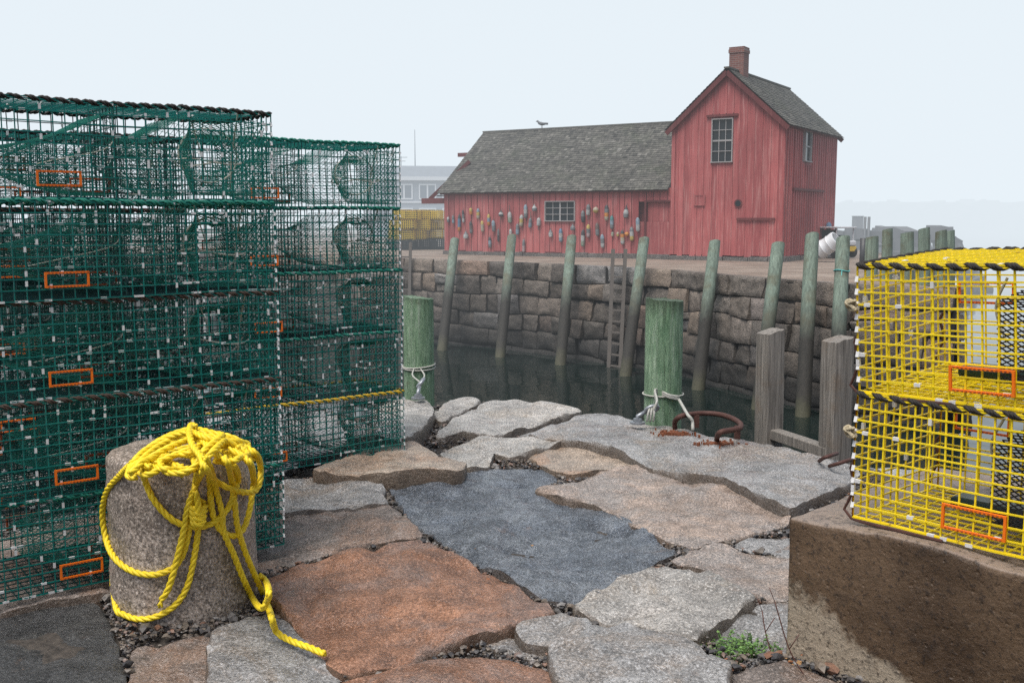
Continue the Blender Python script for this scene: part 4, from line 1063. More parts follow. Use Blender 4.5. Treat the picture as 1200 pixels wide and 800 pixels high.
def slab(px, z, m, label, thick=.34, grid=.034, rough=1.0, tilt=(0,0), world=None, jag=1.0):
    seed = len(SLABS)*7.7+1
    pts = [Vector(q[:2]) for q in world] if world else [G(x, y, z).to_2d() for (x, y) in px]
    ar = sum(pts[i-1].cross(pts[i]) for i in range(len(pts)))
    if ar < 0: pts.reverse()
    # round the corners a little, then resample with a broken outline
    ch = []
    n = len(pts)
    for i in range(n):
        a, p, c = pts[i-1], pts[i], pts[(i+1) % n]; k0 = min(.3, .028/max(.01,(a-p).length)); k1 = min(.3, .028/max(.01,(c-p).length))
        ch += [p.lerp(a,k0), p*.5 + (p.lerp(a,k0)+p.lerp(c,k1))*.25, p.lerp(c,k1)]
    out = []; n = len(ch)
    for i in range(n):
        a, c = ch[i], ch[(i+1) % n]; k = max(1, int((c-a).length/.035))
        for j in range(k): out.append(a.lerp(c, j/k))
    out = inset(out, -.021)
    o2 = []
    n = len(out)
    for i in range(n):
        p = out[i]; e = out[(i+1) % n]-out[i-1]; nn = Vector((e.y,-e.x)); nn = nn.normalized() if nn.length > 1e-9 else nn
        v = Vector((p.x*3.2, p.y*3.2, seed)); w2 = Vector((p.x*13, p.y*13, seed))
        o2.append(p + nn*(.010*noise.noise(v)+.008*noise.noise(w2)+.005*noise.noise(w2*2.6))*jag)
    out = o2; SLABS.append(out)
    cen = sum(out, Vector((0,0)))/len(out)
    def zt(p):
        v = Vector((p.x, p.y, seed))
        h = .022*noise.noise(v*1.6) + .015*noise.noise(v*4.5) + .009*noise.noise(v*11) + .005*noise.noise(v*24)
        st_ = noise.noise(v*2.3+Vector((4,1,0)))*3.2; h += .007*(math.floor(st_) + min(1, max(0, (st_-math.floor(st_)-.75)*4)))
        rg = abs(noise.noise(v*3.1+Vector((0,0,5))))
        h -= .016*max(0, .18-rg)/.18
        return z + rough*h + (p.x-cen.x)*tilt[0] + (p.y-cen.y)*tilt[1]
    r3 = inset(out, .014); r2 = inset(out, .004)
    gp = []; x0 = min(p.x for p in out); x1 = max(p.x for p in out); y0 = min(p.y for p in out); y1 = max(p.y for p in out)
    y = y0
    while y < y1:
        x = x0
        while x < x1:
            p = Vector((x+rnd.uniform(-.35,.35)*grid, y+rnd.uniform(-.35,.35)*grid))
            if inside(p, out) and edge_dist(p, out) > .030: gp.append(p)
            x += grid
        y += grid
    V2, E2, F2, *_ = delaunay_2d_cdt(r3+gp, [], [list(range(len(r3)))], 1, 1e-5)
    b = MB(); vs = [Vector((p.x, p.y, zt(p))) for p in V2]
    b.add(vs, [tuple(f) for f in F2])
    def ring(poly, fz): return [Vector((p.x, p.y, fz(p))) for p in poly]
    def chip(p): return max(0, noise.noise(Vector((p.x*6, p.y*6, seed+3))))*.04*jag
    rings = [ring(r3, zt), ring(r2, lambda p: zt(p)-.004-chip(p)*.5), ring(out, lambda p: zt(p)-.018-chip(p)*1.6)]
    low1 = inset(out, -.004); low2 = inset(out, .012)
    rings += [[Vector((p.x+.012*noise.noise(Vector((p.x*9,p.y*9,1+seed))), p.y+.012*noise.noise(Vector((p.x*9,p.y*9,4+seed))), zt(p)-.10)) for p in low1], [Vector((p.x, p.y, z-thick)) for p in low2]]
    n = len(out); i0 = len(b.v)
    for r_ in rings: b.v += [tuple(p) for p in r_]
    for k in range(len(rings)-1):
        for i in range(n):
            j = (i+1) % n; b.f.append((i0+k*n+i, i0+(k+1)*n+i, i0+(k+1)*n+j, i0+k*n+j)); b.m.append(0); b.t.append(.5)
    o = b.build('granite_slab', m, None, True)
    bm = bmesh.new(); bm.from_mesh(o.data); bmesh.ops.remove_doubles(bm, verts=bm.verts, dist=.0008); bmesh.ops.recalc_face_normals(bm, faces=bm.faces)
    for f in bm.faces: f.smooth = True
    bm.to_mesh(o.data); bm.free(); o.data.set_sharp_from_angle(angle=R(38))
    tag(o, label, 'paving slab', 'granite slabs paving the quay'); kind(o, 'thing')
    return o
slab([(455,560),(540,547),(628,545),(652,556),(632,572),(700,592),(748,617),(793,645),(735,672),(684,702),(640,698),(575,664),(500,620),(470,590)], .0, M['g_dark'], 'large dark blue-grey slab in the middle of the paving', grid=.032, rough=1.3)
slab([(300,670),(420,642),(492,631),(560,662),(636,703),(648,714),(575,738),(480,768),(402,783),(376,758),(330,708)], .01, M['g_orange'], 'large rust-orange slab touching the loose rope end', grid=.032, rough=1.3)
slab([(330,562),(438,553),(452,587),(333,598)], .01, M['g_grey'], 'greenish grey slab between the two green trap stacks')
slab([(290,612),(333,600),(452,589),(492,626),(420,639),(296,664)], .0, M['g_brown'], 'brown-grey slab just above the large rust-orange slab')
slab([(370,548),(400,536),(472,512),(543,541),(540,549),(455,553)], .075, M['g_tan'], 'pale raised slab under the corner of the trap stack beside the pile', thick=.3)
slab([(440,478),(466,468),(498,466),(507,478),(494,498),(470,512),(440,512)], .10, M['g_light'], 'high square granite block holding the eye bolt at the short pile', thick=.5)
slab([(508,486),(528,467),(555,465),(561,469),(534,484),(517,491)], .03, M['g_light'], 'small granite slab at the water edge next to the eye bolt block', thick=.5)
slab([(512,506),(572,467),(604,467),(655,474),(681,478),(647,489),(623,496),(578,508),(543,503)], .05, M['g_light'], 'broad pale slab on the quay edge with a thick broken front face', thick=.5)
slab([(597,508),(622,496),(648,490),(656,492),(618,507)], .01, M['g_white'], 'narrow whitish stone strip between two pale edge slabs')
slab([(517,528),(570,511),(640,510),(664,514),(625,526),(602,531),(576,528),(571,540),(551,546)], .03, M['g_light'], 'pale irregular slab right behind the large dark blue-grey slab')
slab([(622,533),(672,516),(697,517),(754,544),(739,546),(672,555),(650,551)], .01, M['g_tan'], 'tan slab between the dark slab and the long edge slab')
slab([(630,572),(700,554),(742,547),(760,546),(850,573),(924,597),(920,609),(815,638),(790,632),(742,612),(700,590)], .008, M['g_pink'], 'large pinkish tan slab running towards the concrete block', grid=.034)
slab([(622,507),(657,494),(692,480),(760,495),(880,516),(1000,546),(1004,552),(985,566),(925,591),(850,561),(770,546),(715,521),(650,512)], .055, M['g_grey'], 'long grey quay edge slab with the rusty iron hoop set in it', thick=.5, grid=.05)
slab([(790,657),(838,637),(858,641),(924,652),(920,699),(870,690),(832,664)], .0, M['g_pink'], 'reddish slab beside the foot of the concrete block')
slab([(858,638),(880,629),(930,628),(930,650)], -.01, M['g_grey'], 'small grey slab wedged beneath the pinkish tan slab by the block')
slab([(676,705),(728,676),(788,659),(828,664),(884,695),(842,722),(806,749),(742,729),(702,722)], .016, M['g_light'], 'bumpy pale grey slab in front of the reddish slab', rough=1.6, grid=.032)
slab([(646,756),(700,732),(742,731),(800,752),(852,778),(846,812),(692,812),(655,795)], .022, M['g_grey'], 'grey slab right beside the green weed', rough=1.3, grid=.032)
slab([(606,731),(658,719),(693,731),(648,751),(622,748)], .02, M['g_grey'], 'small dark grey stone between the orange and pale grey slabs')
slab([(566,752),(602,743),(640,757),(648,768),(600,764)], -.02, M['g_grey'], 'low sunken grey stone among the gravel')
slab([(360,806),(480,781),(585,769),(640,787),(660,850),(360,860)], .0, M['g_orange'], 'rust-orange slab cut by the bottom of the view', grid=.032)
slab([(252,737),(300,716),(333,724),(368,764),(396,785),(340,830),(246,830)], .01, M['g_grey'], 'grey slab under the rope end in front of the bollard', grid=.032)
slab([(160,752),(240,739),(238,830),(155,830)], -.01, M['g_brown'], 'brown slab with a rusty edge at the foot of the bollard', grid=.032)
slab([(-80,722),(60,706),(110,704),(128,740),(140,790),(136,840),(-120,840)], -.02, M['g_black'], 'wet black slab below the bottom trap beside the bollard', grid=.05)
slab([(-120,705),(-60,640),(130,600),(300,590),(300,640),(132,666),(128,690),(0,713)], .01, M['g_brown'], 'grey-brown slab carrying the trap stack behind the bollard', grid=.07)
slab([(858,788),(925,772),(985,796),(1010,840),(850,840)], -.01, M['g_brown'], 'brown stone in front of the weed by the concrete block')
slab([(826,741),(890,709),(932,706),(930,770),(852,766)], -.025, M['g_grey'], 'low wet grey slab behind the green weed')
slab([(740,550),(765,549),(800,557),(790,561)], -.02, M['g_tan'], 'small orange stone sunk beneath the long edge slab')
slab(None, 0, M['g_grey'], 'wide granite slab beneath the trap stack beside the pile', world=[(-3.2,6.2),(-2.0,5.0),(-1.35,5.75),(-.95,7.0),(-1.6,7.8),(-3.0,8.0)], grid=.09)
slab(None, -.01, M['g_grey'], 'grey slab hidden under the rear green traps', world=[(-4.4,5.2),(-3.1,4.1),(-2.05,4.95),(-3.25,6.15)], grid=.09)
slab(None, .04, M['g_grey'], 'grey quay edge slab behind the concrete block', world=[(2.05,5.75),(2.5,4.6),(4.6,3.6),(5.0,4.7)], grid=.08, thick=.5)
slab(None, -.02, M['g_brown'], 'brown slab lying behind the concrete block', world=[(1.15,4.35),(1.75,3.75),(3.2,2.9),(3.4,3.6),(2.45,4.5),(1.9,5.3)], grid=.08)

# gravel bed and our own quay wall
QE = [(-40,22),(-12,12.4),(-3.3,8.6),(-1.3,8.15)] + [tuple(G(x,y,0).to_2d()) for x,y in ((508,484),(560,466),(690,480),(770,498),(880,517),(1002,549))] + [(5.2,4.5),(14,-.5),(40,-12)]
b = MB(); poly = [Vector((p[0], p[1]-.12, -.115)) for p in QE] + [Vector((40,-40,-.115)), Vector((-40,-40,-.115))]
b.face(poly); gr = b.build('gravel_ground', M['gravel']); kind(gr, 'structure')
bm = bmesh.new(); bm.from_mesh(gr.data); bmesh.ops.triangulate(bm, faces=bm.faces); bm.to_mesh(gr.data); bm.free()
rough_wall('stone_wall', [(p[0], p[1]-.30) for p in reversed(QE)], -.12, -3.3, 15, batter=.02, label='granite quay wall under the paved edge, dropping to the harbour water')
# raised packed gravel in the joints near the viewer
def in_any(p): return any(inside(p, s) for s in SLABS)
def pebbles():
    rr = random.Random(12); b = MB()
    base = [Vector(v) for v in ((1,0,0),(-1,0,0),(0,1,0),(0,-1,0),(0,0,1),(0,0,-1),(.6,.6,.6),(-.6,.6,.6),(.6,-.6,.6),(-.6,-.6,.6))]
    fs = [(4,6,7),(4,7,9),(4,9,8),(4,8,6),(6,0,2),(6,2,7),(7,2,1),(7,1,9),(9,1,3),(9,3,8),(8,3,0),(8,0,6),(2,0,5),(1,2,5),(3,1,5),(0,3,5)]
    def peb(x, y, z, r):
        M_ = Matrix.Rotation(rr.uniform(0,6.3),3,'Z') @ Matrix.Rotation(rr.uniform(-.5,.5),3,'X'); s = Vector((rr.uniform(.7,1.4),rr.uniform(.6,1.1),rr.uniform(.45,.85)))
        b.add([Vector((x,y,z)) + M_ @ Vector((v.x*s.x, v.y*s.y, v.z*s.z))*r*rr.uniform(.85,1.15) for v in base], fs, 0, rr.random()**1.3)
    cnt = 0
    for si, s in enumerate(SLABS):
        if min(p.y for p in s) > 7.2 or max(p.x for p in s) > 4.9: continue
        n = len(s); ln = sum((s[i]-s[i-1]).length for i in range(n))
        for _ in range(int(ln*330)):
            i = rr.randrange(n); p = s[i].lerp(s[(i+1)%n], rr.random()); e = s[(i+1)%n]-s[i-1]; nn = Vector((e.y,-e.x)).normalized()
            p = p + nn*abs(rr.gauss(.0,.05)); 
            if in_any(p): continue
            r_ = min(.022, .0035+rr.expovariate(1/.0042)); peb(p.x, p.y, -.05 + rr.uniform(0,.045), r_); cnt += 1
    for _ in range(900):
        p = G(rr.uniform(900,1010), rr.uniform(700,800)).to_2d()
        if in_any(p): continue
        peb(p.x, p.y, -.04+rr.uniform(0,.04), min(.03,.005+rr.expovariate(1/.006)))
    for _ in range(1600):   # loose strip round the bollard and the trap foot
        p = G(rr.uniform(0,330), rr.uniform(670,790)).to_2d()
        if in_any(p): continue
        peb(p.x, p.y, -.04+rr.uniform(0,.04), min(.03,.006+rr.expovariate(1/.006)))
    kind(b.build('gravel', M['pebble'], None, False), 'stuff')
pebbles()
# packed fill under the pebbles: a little higher than the bed so joints stay shallow
b = MB(); x0,x1,y0,y1,st = -6.0,6.0,-2.0,6.9,.075; nxg = int((x1-x0)/st); nyg = int((y1-y0)/st); i0 = 0
for j in range(nyg+1):
    for i in range(nxg+1):
        x = x0+i*st; y = y0+j*st; b.v.append((x, y, -.048 + .03*noise.noise(Vector((x*3,y*3,2))) + .012*noise.noise(Vector((x*14,y*14,2)))))
for j in range(nyg):
    for i in range(nxg):
        a = j*(nxg+1)+i
        if (b.v[a][1] > 5.9 and b.v[a][0] > 1.2) or (b.v[a][0] > 2.4 and b.v[a][1] > 3.2): continue
        b.f.append((a,a+1,a+nxg+2,a+nxg+1)); b.m.append(0); b.t.append(.5)
kind(b.build('packed_dirt', M['gravel'], None, True), 'structure')

# bollard --------------------------------------------------------------------------
BC = Vector((-1.262, 3.83, 0)); BR = .262; BH = .585
def bollard():
    b = MB(); n = 72; prof = []
    for k in range(22): prof.append((BR*(1.0+.05*(1-k/21)), -.1+ (BH-.03+.1)*k/21))
    for a in (25,50,75): prof.append((BR-.032+.032*math.cos(R(a)), BH-.032+.032*math.sin(R(a))))
    for q in (.82,.6,.4,.2,.04): prof.append((BR*q, BH+.006*(1-q)))
    i0 = 0
    for (r_, z) in prof:
        for j in range(n):
            an = 2*math.pi*j/n; v = Vector((math.cos(an)*r_, math.sin(an)*r_, z))
            k = .010*noise.noise(v*6) + .005*noise.noise(v*18) + .003*noise.noise(v*40); rr_ = r_ + k*(r_/BR)
            b.v.append((rr_*math.cos(an), rr_*math.sin(an), z + (k*.6 if z > BH-.03 else 0)))
    for k in range(len(prof)-1):
        for j in range(n): b.f.append((k*n+j, k*n+(j+1)%n, (k+1)*n+(j+1)%n, (k+1)*n+j)); b.m.append(0); b.t.append(.5)
    b.f.append(tuple((len(prof)-1)*n+j for j in range(n))); b.m.append(0); b.t.append(.5)
    o = b.build('stone_bollard', M['bollard'], None, True); o.location = BC; o.rotation_euler = (0, R(-1.2), 0)
    tag(o, 'round rough granite bollard draped with yellow rope', 'bollard')
bollard()
def on_cyl(px, py, off=.016):
    o = Vector((0,0,CAM_Z)); d = ray(px, py); ox, oy = o.x-BC.x, o.y-BC.y; rad = BR*1.012+off
    A_ = d.x**2+d.y**2; B_ = 2*(ox*d.x+oy*d.y); C_ = ox*ox+oy*oy-rad*rad; D_ = B_*B_-4*A_*C_
    t = (-B_-math.sqrt(D_))/(2*A_) if D_ > 0 else -B_/(2*A_)
    p = o + d*t
    if D_ <= 0:  # just past the silhouette: hang beside it
        pass
    return p
def on_top(px, py, h): 
    return G(px, py, BH+h)
def rope_mesh(b, pts, r=.0105, pitch=.085, ns=6, step=.007):
    pts = resample(spline(pts, .006), step); N = len(pts); prev = None; fr = []
    for k in range(N):
        d = (pts[min(k+1,N-1)]-pts[max(k-1,0)]).normalized()
        a = (prev - d*prev.dot(d)).normalized() if prev is not None else d.orthogonal().normalized()
        prev = a; fr.append((a, d.cross(a)))
    for s_ in range(3):
        pp = []
        for k in range(N):
            an = k*step/pitch*2*math.pi + s_*2*math.pi/3; a, e = fr[k]; pp.append(pts[k] + (a*math.cos(an)+e*math.sin(an))*r*.52)
        b.tube(pp, r*.62, ns)
def F(*pts, off=.014): return [on_cyl(x, y, off) for x, y in pts]
def T(*pts): return [on_top(x, y, h) for x, y, h in pts]
def Gd(*pts): return [G(x, y, h) for x, y, h in pts]
def yrope():
    b = MB(); RR = .0108
    def rp(p): rope_mesh(b, p, RR)
    # big left-hand loop down the side and back up over the top
    rp(T((262,520,.09),(240,512,.115),(222,506,.115),(196,513,.09),(172,526,.06),(155,542,.03)) + F((141,556),off=.02) + F((126,574),(120,600),(124,630),(132,650),(146,664),(165,672),(186,672),(205,663),(216,645),(222,618),(226,590),(229,566),off=.016) + T((233,548,.03),(240,540,.06),(250,528,.09),(262,516,.10)))
    # second hanging loop
    rp(T((196,545,.02),(180,548,.02),(169,553,.012)) + F((170,563),(178,582),(190,598),(204,610),(220,616),(236,617),(250,612),(262,602),(270,590),(276,574),(279,560),off=.024) + T((275,547,.02),(262,541,.03),(250,540,.03)))
    # frayed end and the run above it
    rp(F((189,703),(196,692),(203,672),(209,648),(215,622),(220,595),(228,572),(233,560),off=.034) + T((238,550,.05),(236,536,.08),(226,522,.10),(222,508,.12),(224,498,.12),(230,500,.12)))
    # tail passing round the foot
    rp(F((234,600),(232,622),(228,650),(221,682),(211,702),(197,715),(180,723),(162,725),(146,720),(136,711),off=.018) + [Vector((BC.x-BR*1.10, BC.y+.02, .10)), Vector((BC.x-BR*1.03, BC.y+.14, .08))])
    # right-hand loops
    rp(T((240,536,.09),(244,545,.05)) + F((246,565),(247,588),(250,605),(256,618),(266,626),(277,627),(286,618),(292,600),(295,582),(297,562),off=.02) + T((294,545,.02),(284,534,.05),(268,526,.07)))
    rp(T((236,540,.07),(242,550,.05)) + F((252,563),(270,572),(288,577),(300,574),off=.045) + F((305,562),(305,545),off=.05) + T((300,532,.03),(288,524,.05),(270,518,.07),(248,519,.08)))
    # pair running down to the ground at the right
    rp(T((262,535,.07),(268,545,.04)) + F((272,565),(275,590),(278,615),(285,640),(296,668),(306,690),(312,704),off=.03) + Gd((318,722,.12),(322,736,.05),(329,744,.03),(345,752,.028),(362,758,.028),(381,766,.026)))
    rp(T((236,535,.06),(246,548,.03)) + F((252,570),(260,600),(262,622),(274,650),(286,680),(297,702),off=.026) + Gd((306,712,.13),(313,704,.17),(315,692,.22)) + F((311,680),(304,674),off=.04))
    # coils lying on top
    def coil(cx, cy, rx, ry, h, a0, a1, w_=.0, n=14): 
        return T(*[(cx+rx*math.cos(a0+(a1-a0)*k/n)+3*math.sin(k*1.7+w_), cy-ry*math.sin(a0+(a1-a0)*k/n), h+.008*math.sin(k*1.1+w_)) for k in range(n+1)])
    for (l, mid1, mid2, r_) in (((152,549,.02),(182,519,.06),(224,503,.085),(290,527,.03)), ((160,545,.035),(190,520,.075),(230,507,.095),(284,519,.06)), ((150,555,.012),(172,533,.045),(215,515,.08),(296,534,.012)),
                               ((168,542,.05),(200,523,.085),(238,511,.10),(280,527,.05)), ((172,548,.03),(204,533,.06),(246,519,.085),(291,521,.05))):
        q = [Vector(l), Vector(mid1), Vector(mid2), Vector(r_)]; rp(T((l[0]+9,l[1]+5,l[2]-.005), l, mid1, mid2, (.5*(mid2[0]+r_[0])+6, .5*(mid2[1]+r_[1])-3, .5*(mid2[2]+r_[2])+.012), r_, (r_[0]-6, r_[1]+7, r_[2])))
    rp(coil(232,536,40,12,.02,-.6,4.4))
    rp(coil(205,541,34,9,.03,.6,5.2,2))
    rp(coil(264,531,24,9,.05,-1.8,2.6,5))
    rp(T((160,551,.018),(172,556,.02),(188,548,.035),(184,538,.05),(168,540,.06),(160,548,.045),(150,556,.03)))
    rp(T((197,536,.04),(190,544,.03),(196,553,.025),(215,553,.03),(229,545,.05),(240,527,.09),(256,514,.11),(262,509,.11)))
    rp(T((258,536,.06),(248,528,.08),(238,516,.10),(236,510,.10)))
    rp(T((150,548,.02),(168,540,.04),(195,534,.05),(222,530,.07),(235,520,.09)))
    rp(T((212,556,.02),(228,548,.03),(225,534,.05),(215,528,.06)) )
    # knot
    for q in range(4): 
        rp([on_cyl(232+9*math.cos(a)*(1-.1*q), 592+q*6+5*math.sin(a), .028+.018*math.sin(a)+.006*q) for a in [k*.55 for k in range(12)]])
    rp(F((229,575),(231,585),(233,600),(232,612),off=.05))
    # frayed tuft
    e = on_cyl(189,703,.034)
    for k in range(14): b.tube([e, e+Vector((rnd.uniform(-.014,.006), rnd.uniform(-.014,.004), -rnd.uniform(.012,.03)))], .0028, 4)
    tag(b.build('rope', M['yrope'], None, True), 'bright yellow twisted rope coiled over the granite bollard, one end trailing on the slabs', 'rope')
yrope()

# near piles and timber posts ---------------------------------------------------------
def nearpile(pxl, pxr, pyt, Y, label, seed):
    w_ = (pxr-pxl)/FPX*Y; pt = at((pxl+pxr)/2, pyt, Y); b = MB(); n = 84; N = 40; r0 = w_/2
    for k in range(N+1):
        z = -3.3 + (pt.z+3.3)*k/N; rr_ = r0*(1+.03*(1-k/N))
        for j in range(n):
            an = 2*math.pi*j/n; c = Vector((math.cos(an),math.sin(an),0)); q = 1+.018*noise.noise(Vector((c.x*2.4,c.y*2.4,z*.8+seed)))+.012*noise.noise(Vector((c.x*7,c.y*7,z*.5+seed)))+.022*min(0,noise.noise(Vector((c.x*11,c.y*11,z*.35+seed)))+.1)
            zz = z
            if k == N: zz += .02*c.x*-.6 + .012*noise.noise(Vector((c.x*3,c.y*3,seed))) - .012
            b.v.append((pt.x+c.x*rr_*q, pt.y+c.y*rr_*q, zz))
    for k in range(N):
        for j in range(n): b.f.append((k*n+j,k*n+(j+1)%n,(k+1)*n+(j+1)%n,(k+1)*n+j)); b.m.append(0); b.t.append(.5)
    b.f.append(tuple(N*n+j for j in range(n))); b.m.append(0); b.t.append(.5)
    o = b.build('mooring_pile', M['nearpile'], None, True, 50); tag(o, label, 'pile', 'thick green mooring piles at the quay edge'); return pt, r0
pA, rA = nearpile(472,508,347,8.55,'short thick green mooring pile next to the green trap stack', 1)
pB, rB = nearpile(757,801,349,7.35,'tall thick green mooring pile behind the rusty iron hoop', 5)
def timber(cx, pyt, Y, w_, rot, label, lean, seed):
    t = at(cx, pyt, Y); b = MB(); N = 24; S = 5
    prof = []
    for a in range(4):
        for s_ in range(S): 
            q = s_/S; c0 = [(-1,-1),(1,-1),(1,1),(-1,1)][a]; c1 = [(-1,-1),(1,-1),(1,1),(-1,1)][(a+1)%4]; prof.append((c0[0]+(c1[0]-c0[0])*q, c0[1]+(c1[1]-c0[1])*q))
    n = len(prof); Mr = Matrix.Rotation(rot, 3, 'Z')
    for k in range(N+1):
        z = -3.2+(t.z+3.2)*k/N
        for j,(x,y) in enumerate(prof):
            e = .94 if j % S == 0 else 1; cc = Vector((x*w_/2*e, y*w_/2*e, 0)); cc *= 1+.03*noise.noise(Vector((x*3,y*3,z*.7+seed))); 
            if k == N: cc *= .97
            cc = Mr @ cc; zz = z + (.012*noise.noise(Vector((x*2,y*2,seed)))+.016*x if k == N else 0); b.v.append((t.x+cc.x+lean*(z-t.z), t.y+cc.y, zz))
    for k in range(N):
        for j in range(n): b.f.append((k*n+j,k*n+(j+1)%n,(k+1)*n+(j+1)%n,(k+1)*n+j)); b.m.append(0); b.t.append(.5)
    b.f.append(tuple(N*n+j for j in range(n))); b.m.append(0); b.t.append(.5)
    o = b.build('timber_post', M['timber'], None, True, 35); tag(o, label, 'post', 'grey square timber posts at the quay edge'); return t
tA = timber(903,388,6.95,.145,R(24),'weathered grey square timber post standing beside the iron hoop',-.012,2)
tB = timber(982,397,6.38,.150,R(22),'weathered grey square timber post next to the yellow traps',-.008,8)
b = MB(); b.bar((tA.x+.02,tA.y-.02,-.02),(tB.x-.02,tB.y-.02,-.03),.09,.07); tag(b.build('timber_rail', M['timber'], None, bevel=.006), 'low timber rail lying between the two grey posts', 'rail')

# eye bolts, white lashings, iron hoop, staples
def lashing(pt, r_, z, nwrap, to, label, drop=0):
    b = MB()
    for q in range(nwrap):
        b.tube([Vector((pt.x+math.cos(a)*(r_+.009), pt.y+math.sin(a)*(r_+.009), z+q*.016+.012*math.sin(a+q))) for a in [k*math.pi/12 for k in range(24)]], .0065, 6, closed=True)
    for (dx, dz) in ((-.03,0),(.03,.01)):
        p0 = Vector((pt.x+dx, pt.y-r_-.014, z)); b.tube(spline([p0, p0.lerp(to,.45)+Vector((dx,-.02,.0)), to],.02), .0065, 6)
    return b, label
def eyebolt(p, dirx, label):
    t = thing('eye_bolt', label, 'eye bolt', p)
    b = MB(); b.lathe([(.052,0),(.052,.012),(.03,.014)],20); b.lathe([(.03,.015),(.03,.034)],6); b.build('nut', M['steel'], t, True, 35)
    d = Vector(dirx).normalized(); b = MB(); s = Vector((0,0,.05)); b.tube([Vector((0,0,.0)), s, s+d*.06+Vector((0,0,.02))], .014, 8)
    c = s + d*.105 + Vector((0,0,.03)); sd_ = d.cross(Vector((0,0,1))); b.tube([c + (d*math.cos(a)+Vector((0,0,1))*.6*math.sin(a)+sd_*.5*math.sin(a))*.045 for a in [k*math.pi/9 for k in range(18)]], .013, 8, closed=True); b.build('eye', M['steel'], t, True)
    return p + c
e1 = eyebolt(G(490,467,.11), (.1,.9,.2), 'galvanised eye bolt on the square block by the short green pile')
b, _ = lashing(pA, rA, .20, 2, e1, ''); tag(b.build('lashing', M['whiterope'], None, True), 'white rope lashed round the short green pile', 'rope')
pe = G(747,496,.085); e2 = eyebolt(pe, (1,.35,.1), 'galvanised eye bolt set in the long edge slab by the tall green pile')
b = MB()
zr = .16
for q in range(3):
    off = .012*q
    b.tube(spline([e2+Vector((.0,-.01,-.01+off*.3)), e2+Vector((.03,-.03,.035+off)), Vector((pB.x-rB*.55,pB.y-rB*.85-.02,zr+.05+off)), Vector((pB.x+.02,pB.y-rB-.03,zr+.02+off*.8)), Vector((pB.x+rB*.7,pB.y-rB*.9-.02,zr+.0+off))],.02), .0075, 6)
b.tube([Vector((pB.x+math.cos(a)*(rB+.012), pB.y+math.sin(a)*(rB+.008), zr+.02)) for a in [k*math.pi/12 for k in range(24)]], .006, 6, closed=True)
for q in range(3): b.tube(spline([e2+Vector((.01*q-.01,-.015,.03)), e2+Vector((.02*q-.03,-.05,-.02)), e2+Vector((.02*q-.035,-.04,-.075))],.01), .0075, 6)
hoop_p = [G(791,501,.08),None]
b.tube(spline([Vector((pB.x+rB*.7,pB.y-rB*.9-.02,zr)), G(806,486,.17), G(811,492,.14), G(812,504,.08)],.02), .011, 7)
tag(b.build('lashing', M['whiterope'], None, True), 'pale rope tied from the eye bolt round the tall green pile to the iron hoop', 'rope')
b = MB(); zh = .155
pts = [G(791,502,.06),G(791,494,.11),G(797,488,zh),G(812,485,zh),G(828,484,zh),G(846,486,zh),G(860,491,zh),G(868,497,zh),G(866,502,zh),G(855,504,zh),G(845,506,zh),G(841,510,.12),G(840,515,.06)]
b.tube(spline(pts,.015), .0175, 10)
for p in (G(816,492,zh-.04), G(864,505,zh-.05)): b.box(p.x-.018,p.x+.018,p.y-.012,p.y+.012,p.z-.05,p.z+.035)
h = b.build('iron_hoop', M['rust'], None, True, 50); tag(h, 'heavy rusty iron hoop set into the long edge slab', 'iron hoop')
b = MB()
for (x,y) in ((790,502),(841,514)):
    c = G(x,y,.085)
    for k in range(130): a = rnd.uniform(0,6.3); q = abs(rnd.gauss(0,.045)); p = c+Vector((math.cos(a)*q*1.6, math.sin(a)*q, -.022)); h_ = rnd.uniform(.003,.008); b.box(p.x-h_,p.x+h_,p.y-h_,p.y+h_,p.z-.02,p.z+rnd.uniform(-.004,.002))
kind(b.build('rust_flake', M['ruststain'], h), 'stuff')
for pts, lab in (([G(960,540,.07),G(966,536,.12),G(975,533,.125),G(981,531,.08)],'small rusty staple in the slab before the second grey post'),([G(972,546,.07),G(982,543,.11),G(995,539,.12),G(1002,538,.08)],'rusty iron spike in the slab corner beside the yellow traps')):
    b = MB(); b.tube(spline(pts,.02), .011, 8); tag(b.build('iron_staple', M['rust'], None, True), lab, 'iron staple')

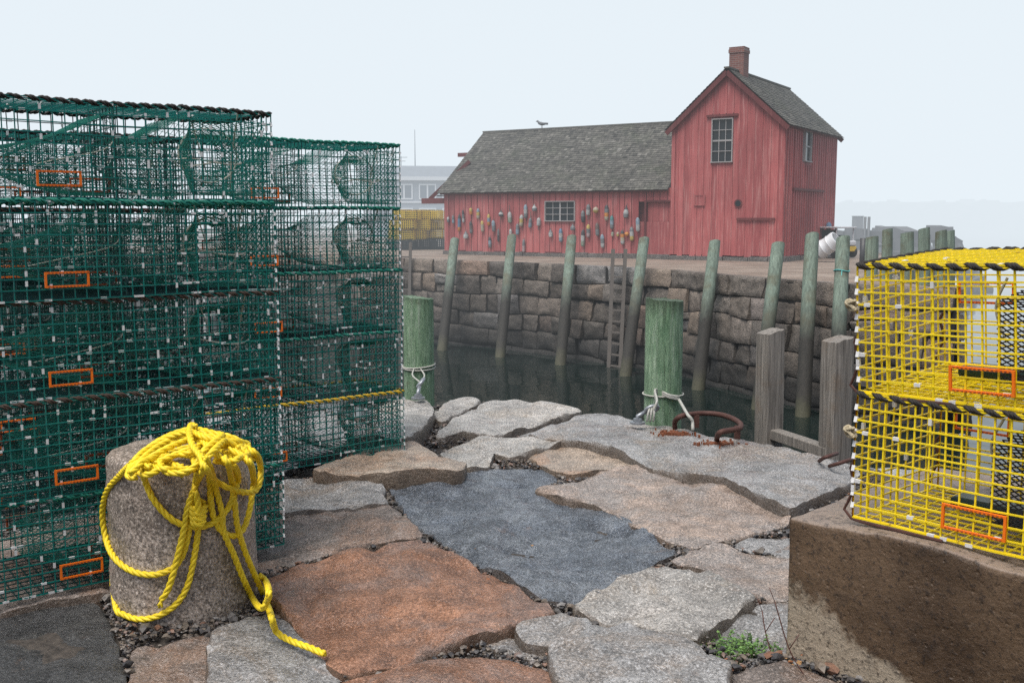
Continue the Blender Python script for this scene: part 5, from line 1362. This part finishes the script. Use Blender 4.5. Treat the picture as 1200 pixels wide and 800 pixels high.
# weed and twigs by the block
def weed():
    rr = random.Random(3); t = thing('weed', 'small bright green leafy weed growing in the joint by the concrete block', 'plant', G(870,775,-.05))
    b = MB(); s = MB(); o = G(870,775,-.05)
    for k in range(120):
        p = G(rr.gauss(868,20), rr.gauss(772,7), -.06)-o; hgt = rr.uniform(.02,.065); top = p + Vector((rr.uniform(-.03,.03), rr.uniform(-.03,.03), hgt)); s.tube([p, p.lerp(top,.6)+Vector((0,0,.01)), top], .0014, 4)
        for q in range(9):
            f = rr.uniform(.35,1.05); c = p.lerp(top, f); a = rr.uniform(0,6.3); l_ = rr.uniform(.008,.017); d = Vector((math.cos(a), math.sin(a), rr.uniform(-.1,.6))).normalized(); sd_ = d.cross(Vector((0,0,1))).normalized()*l_*.42
            b.face([c, c+d*l_*.5+sd_, c+d*l_, c+d*l_*.5-sd_], 0, rr.random())
    lm = NT('weed_leaf'); lm.out(lm.mix(lm.attr(), (.045,.12,.02), (.15,.28,.06)), .55)
    b.build('leaves', lm.mat, t); kind(s.build('stem', plain('weed_stem',(.08,.12,.03)), t), 'stuff')
weed()
for pts, lab in (([(905,770),(897,740),(893,715)], 'thin dark red twig rising from the weed'), ([(945,795),(925,760),(908,705)], 'thin bare reddish twig leaning against the concrete block')):
    base = G(*pts[0], -.04); q = [base] + [at(x, y, base.y+.03*(k+1)) for k, (x, y) in enumerate(pts[1:])]
    b = MB(); b.tube(spline(q,.02), .0020, 5); c = q[1]; b.tube([c, c+Vector((.03,0,.05))], .0018, 4); b.tube([q[-1], q[-1]+Vector((-.02,0,.05))], .0016, 4)
    tag(b.build('twig', plain('twig_red',(.09,.035,.025)), None, True), lab, 'twig')
# fallen leaves in the joints
lm = [plain('dead_leaf_a',(.22,.08,.03),.7), plain('dead_leaf_b',(.30,.17,.07),.7)]
rr = random.Random(8)
b = MB()
for (x,y) in [(856+rr.uniform(-10,10),778+rr.uniform(-8,8)) for _ in range(6)] + [(498+rr.uniform(-10,10),512+rr.uniform(-8,6)) for _ in range(14)] + [(925+rr.uniform(-6,20),765+rr.uniform(-4,24)) for _ in range(8)] + [(560+rr.gauss(0,70),640+rr.gauss(0,60)) for _ in range(12)]:
    c = G(x,y,.005 if y<530 or True else 0); c.z = -.02 if not in_any(c.to_2d()) else .03; a = rr.uniform(0,6.3); l_ = rr.uniform(.008,.03); d = Vector((math.cos(a),math.sin(a),rr.uniform(-.2,.3))); e = Vector((-d.y,d.x,rr.uniform(-.3,.3)))*.35
    b.face([c,c+d*l_*.5+e*l_,c+d*l_,c+d*l_*.5-e*l_], rr.randrange(2))
kind(b.build('leaf_litter', lm), 'stuff')
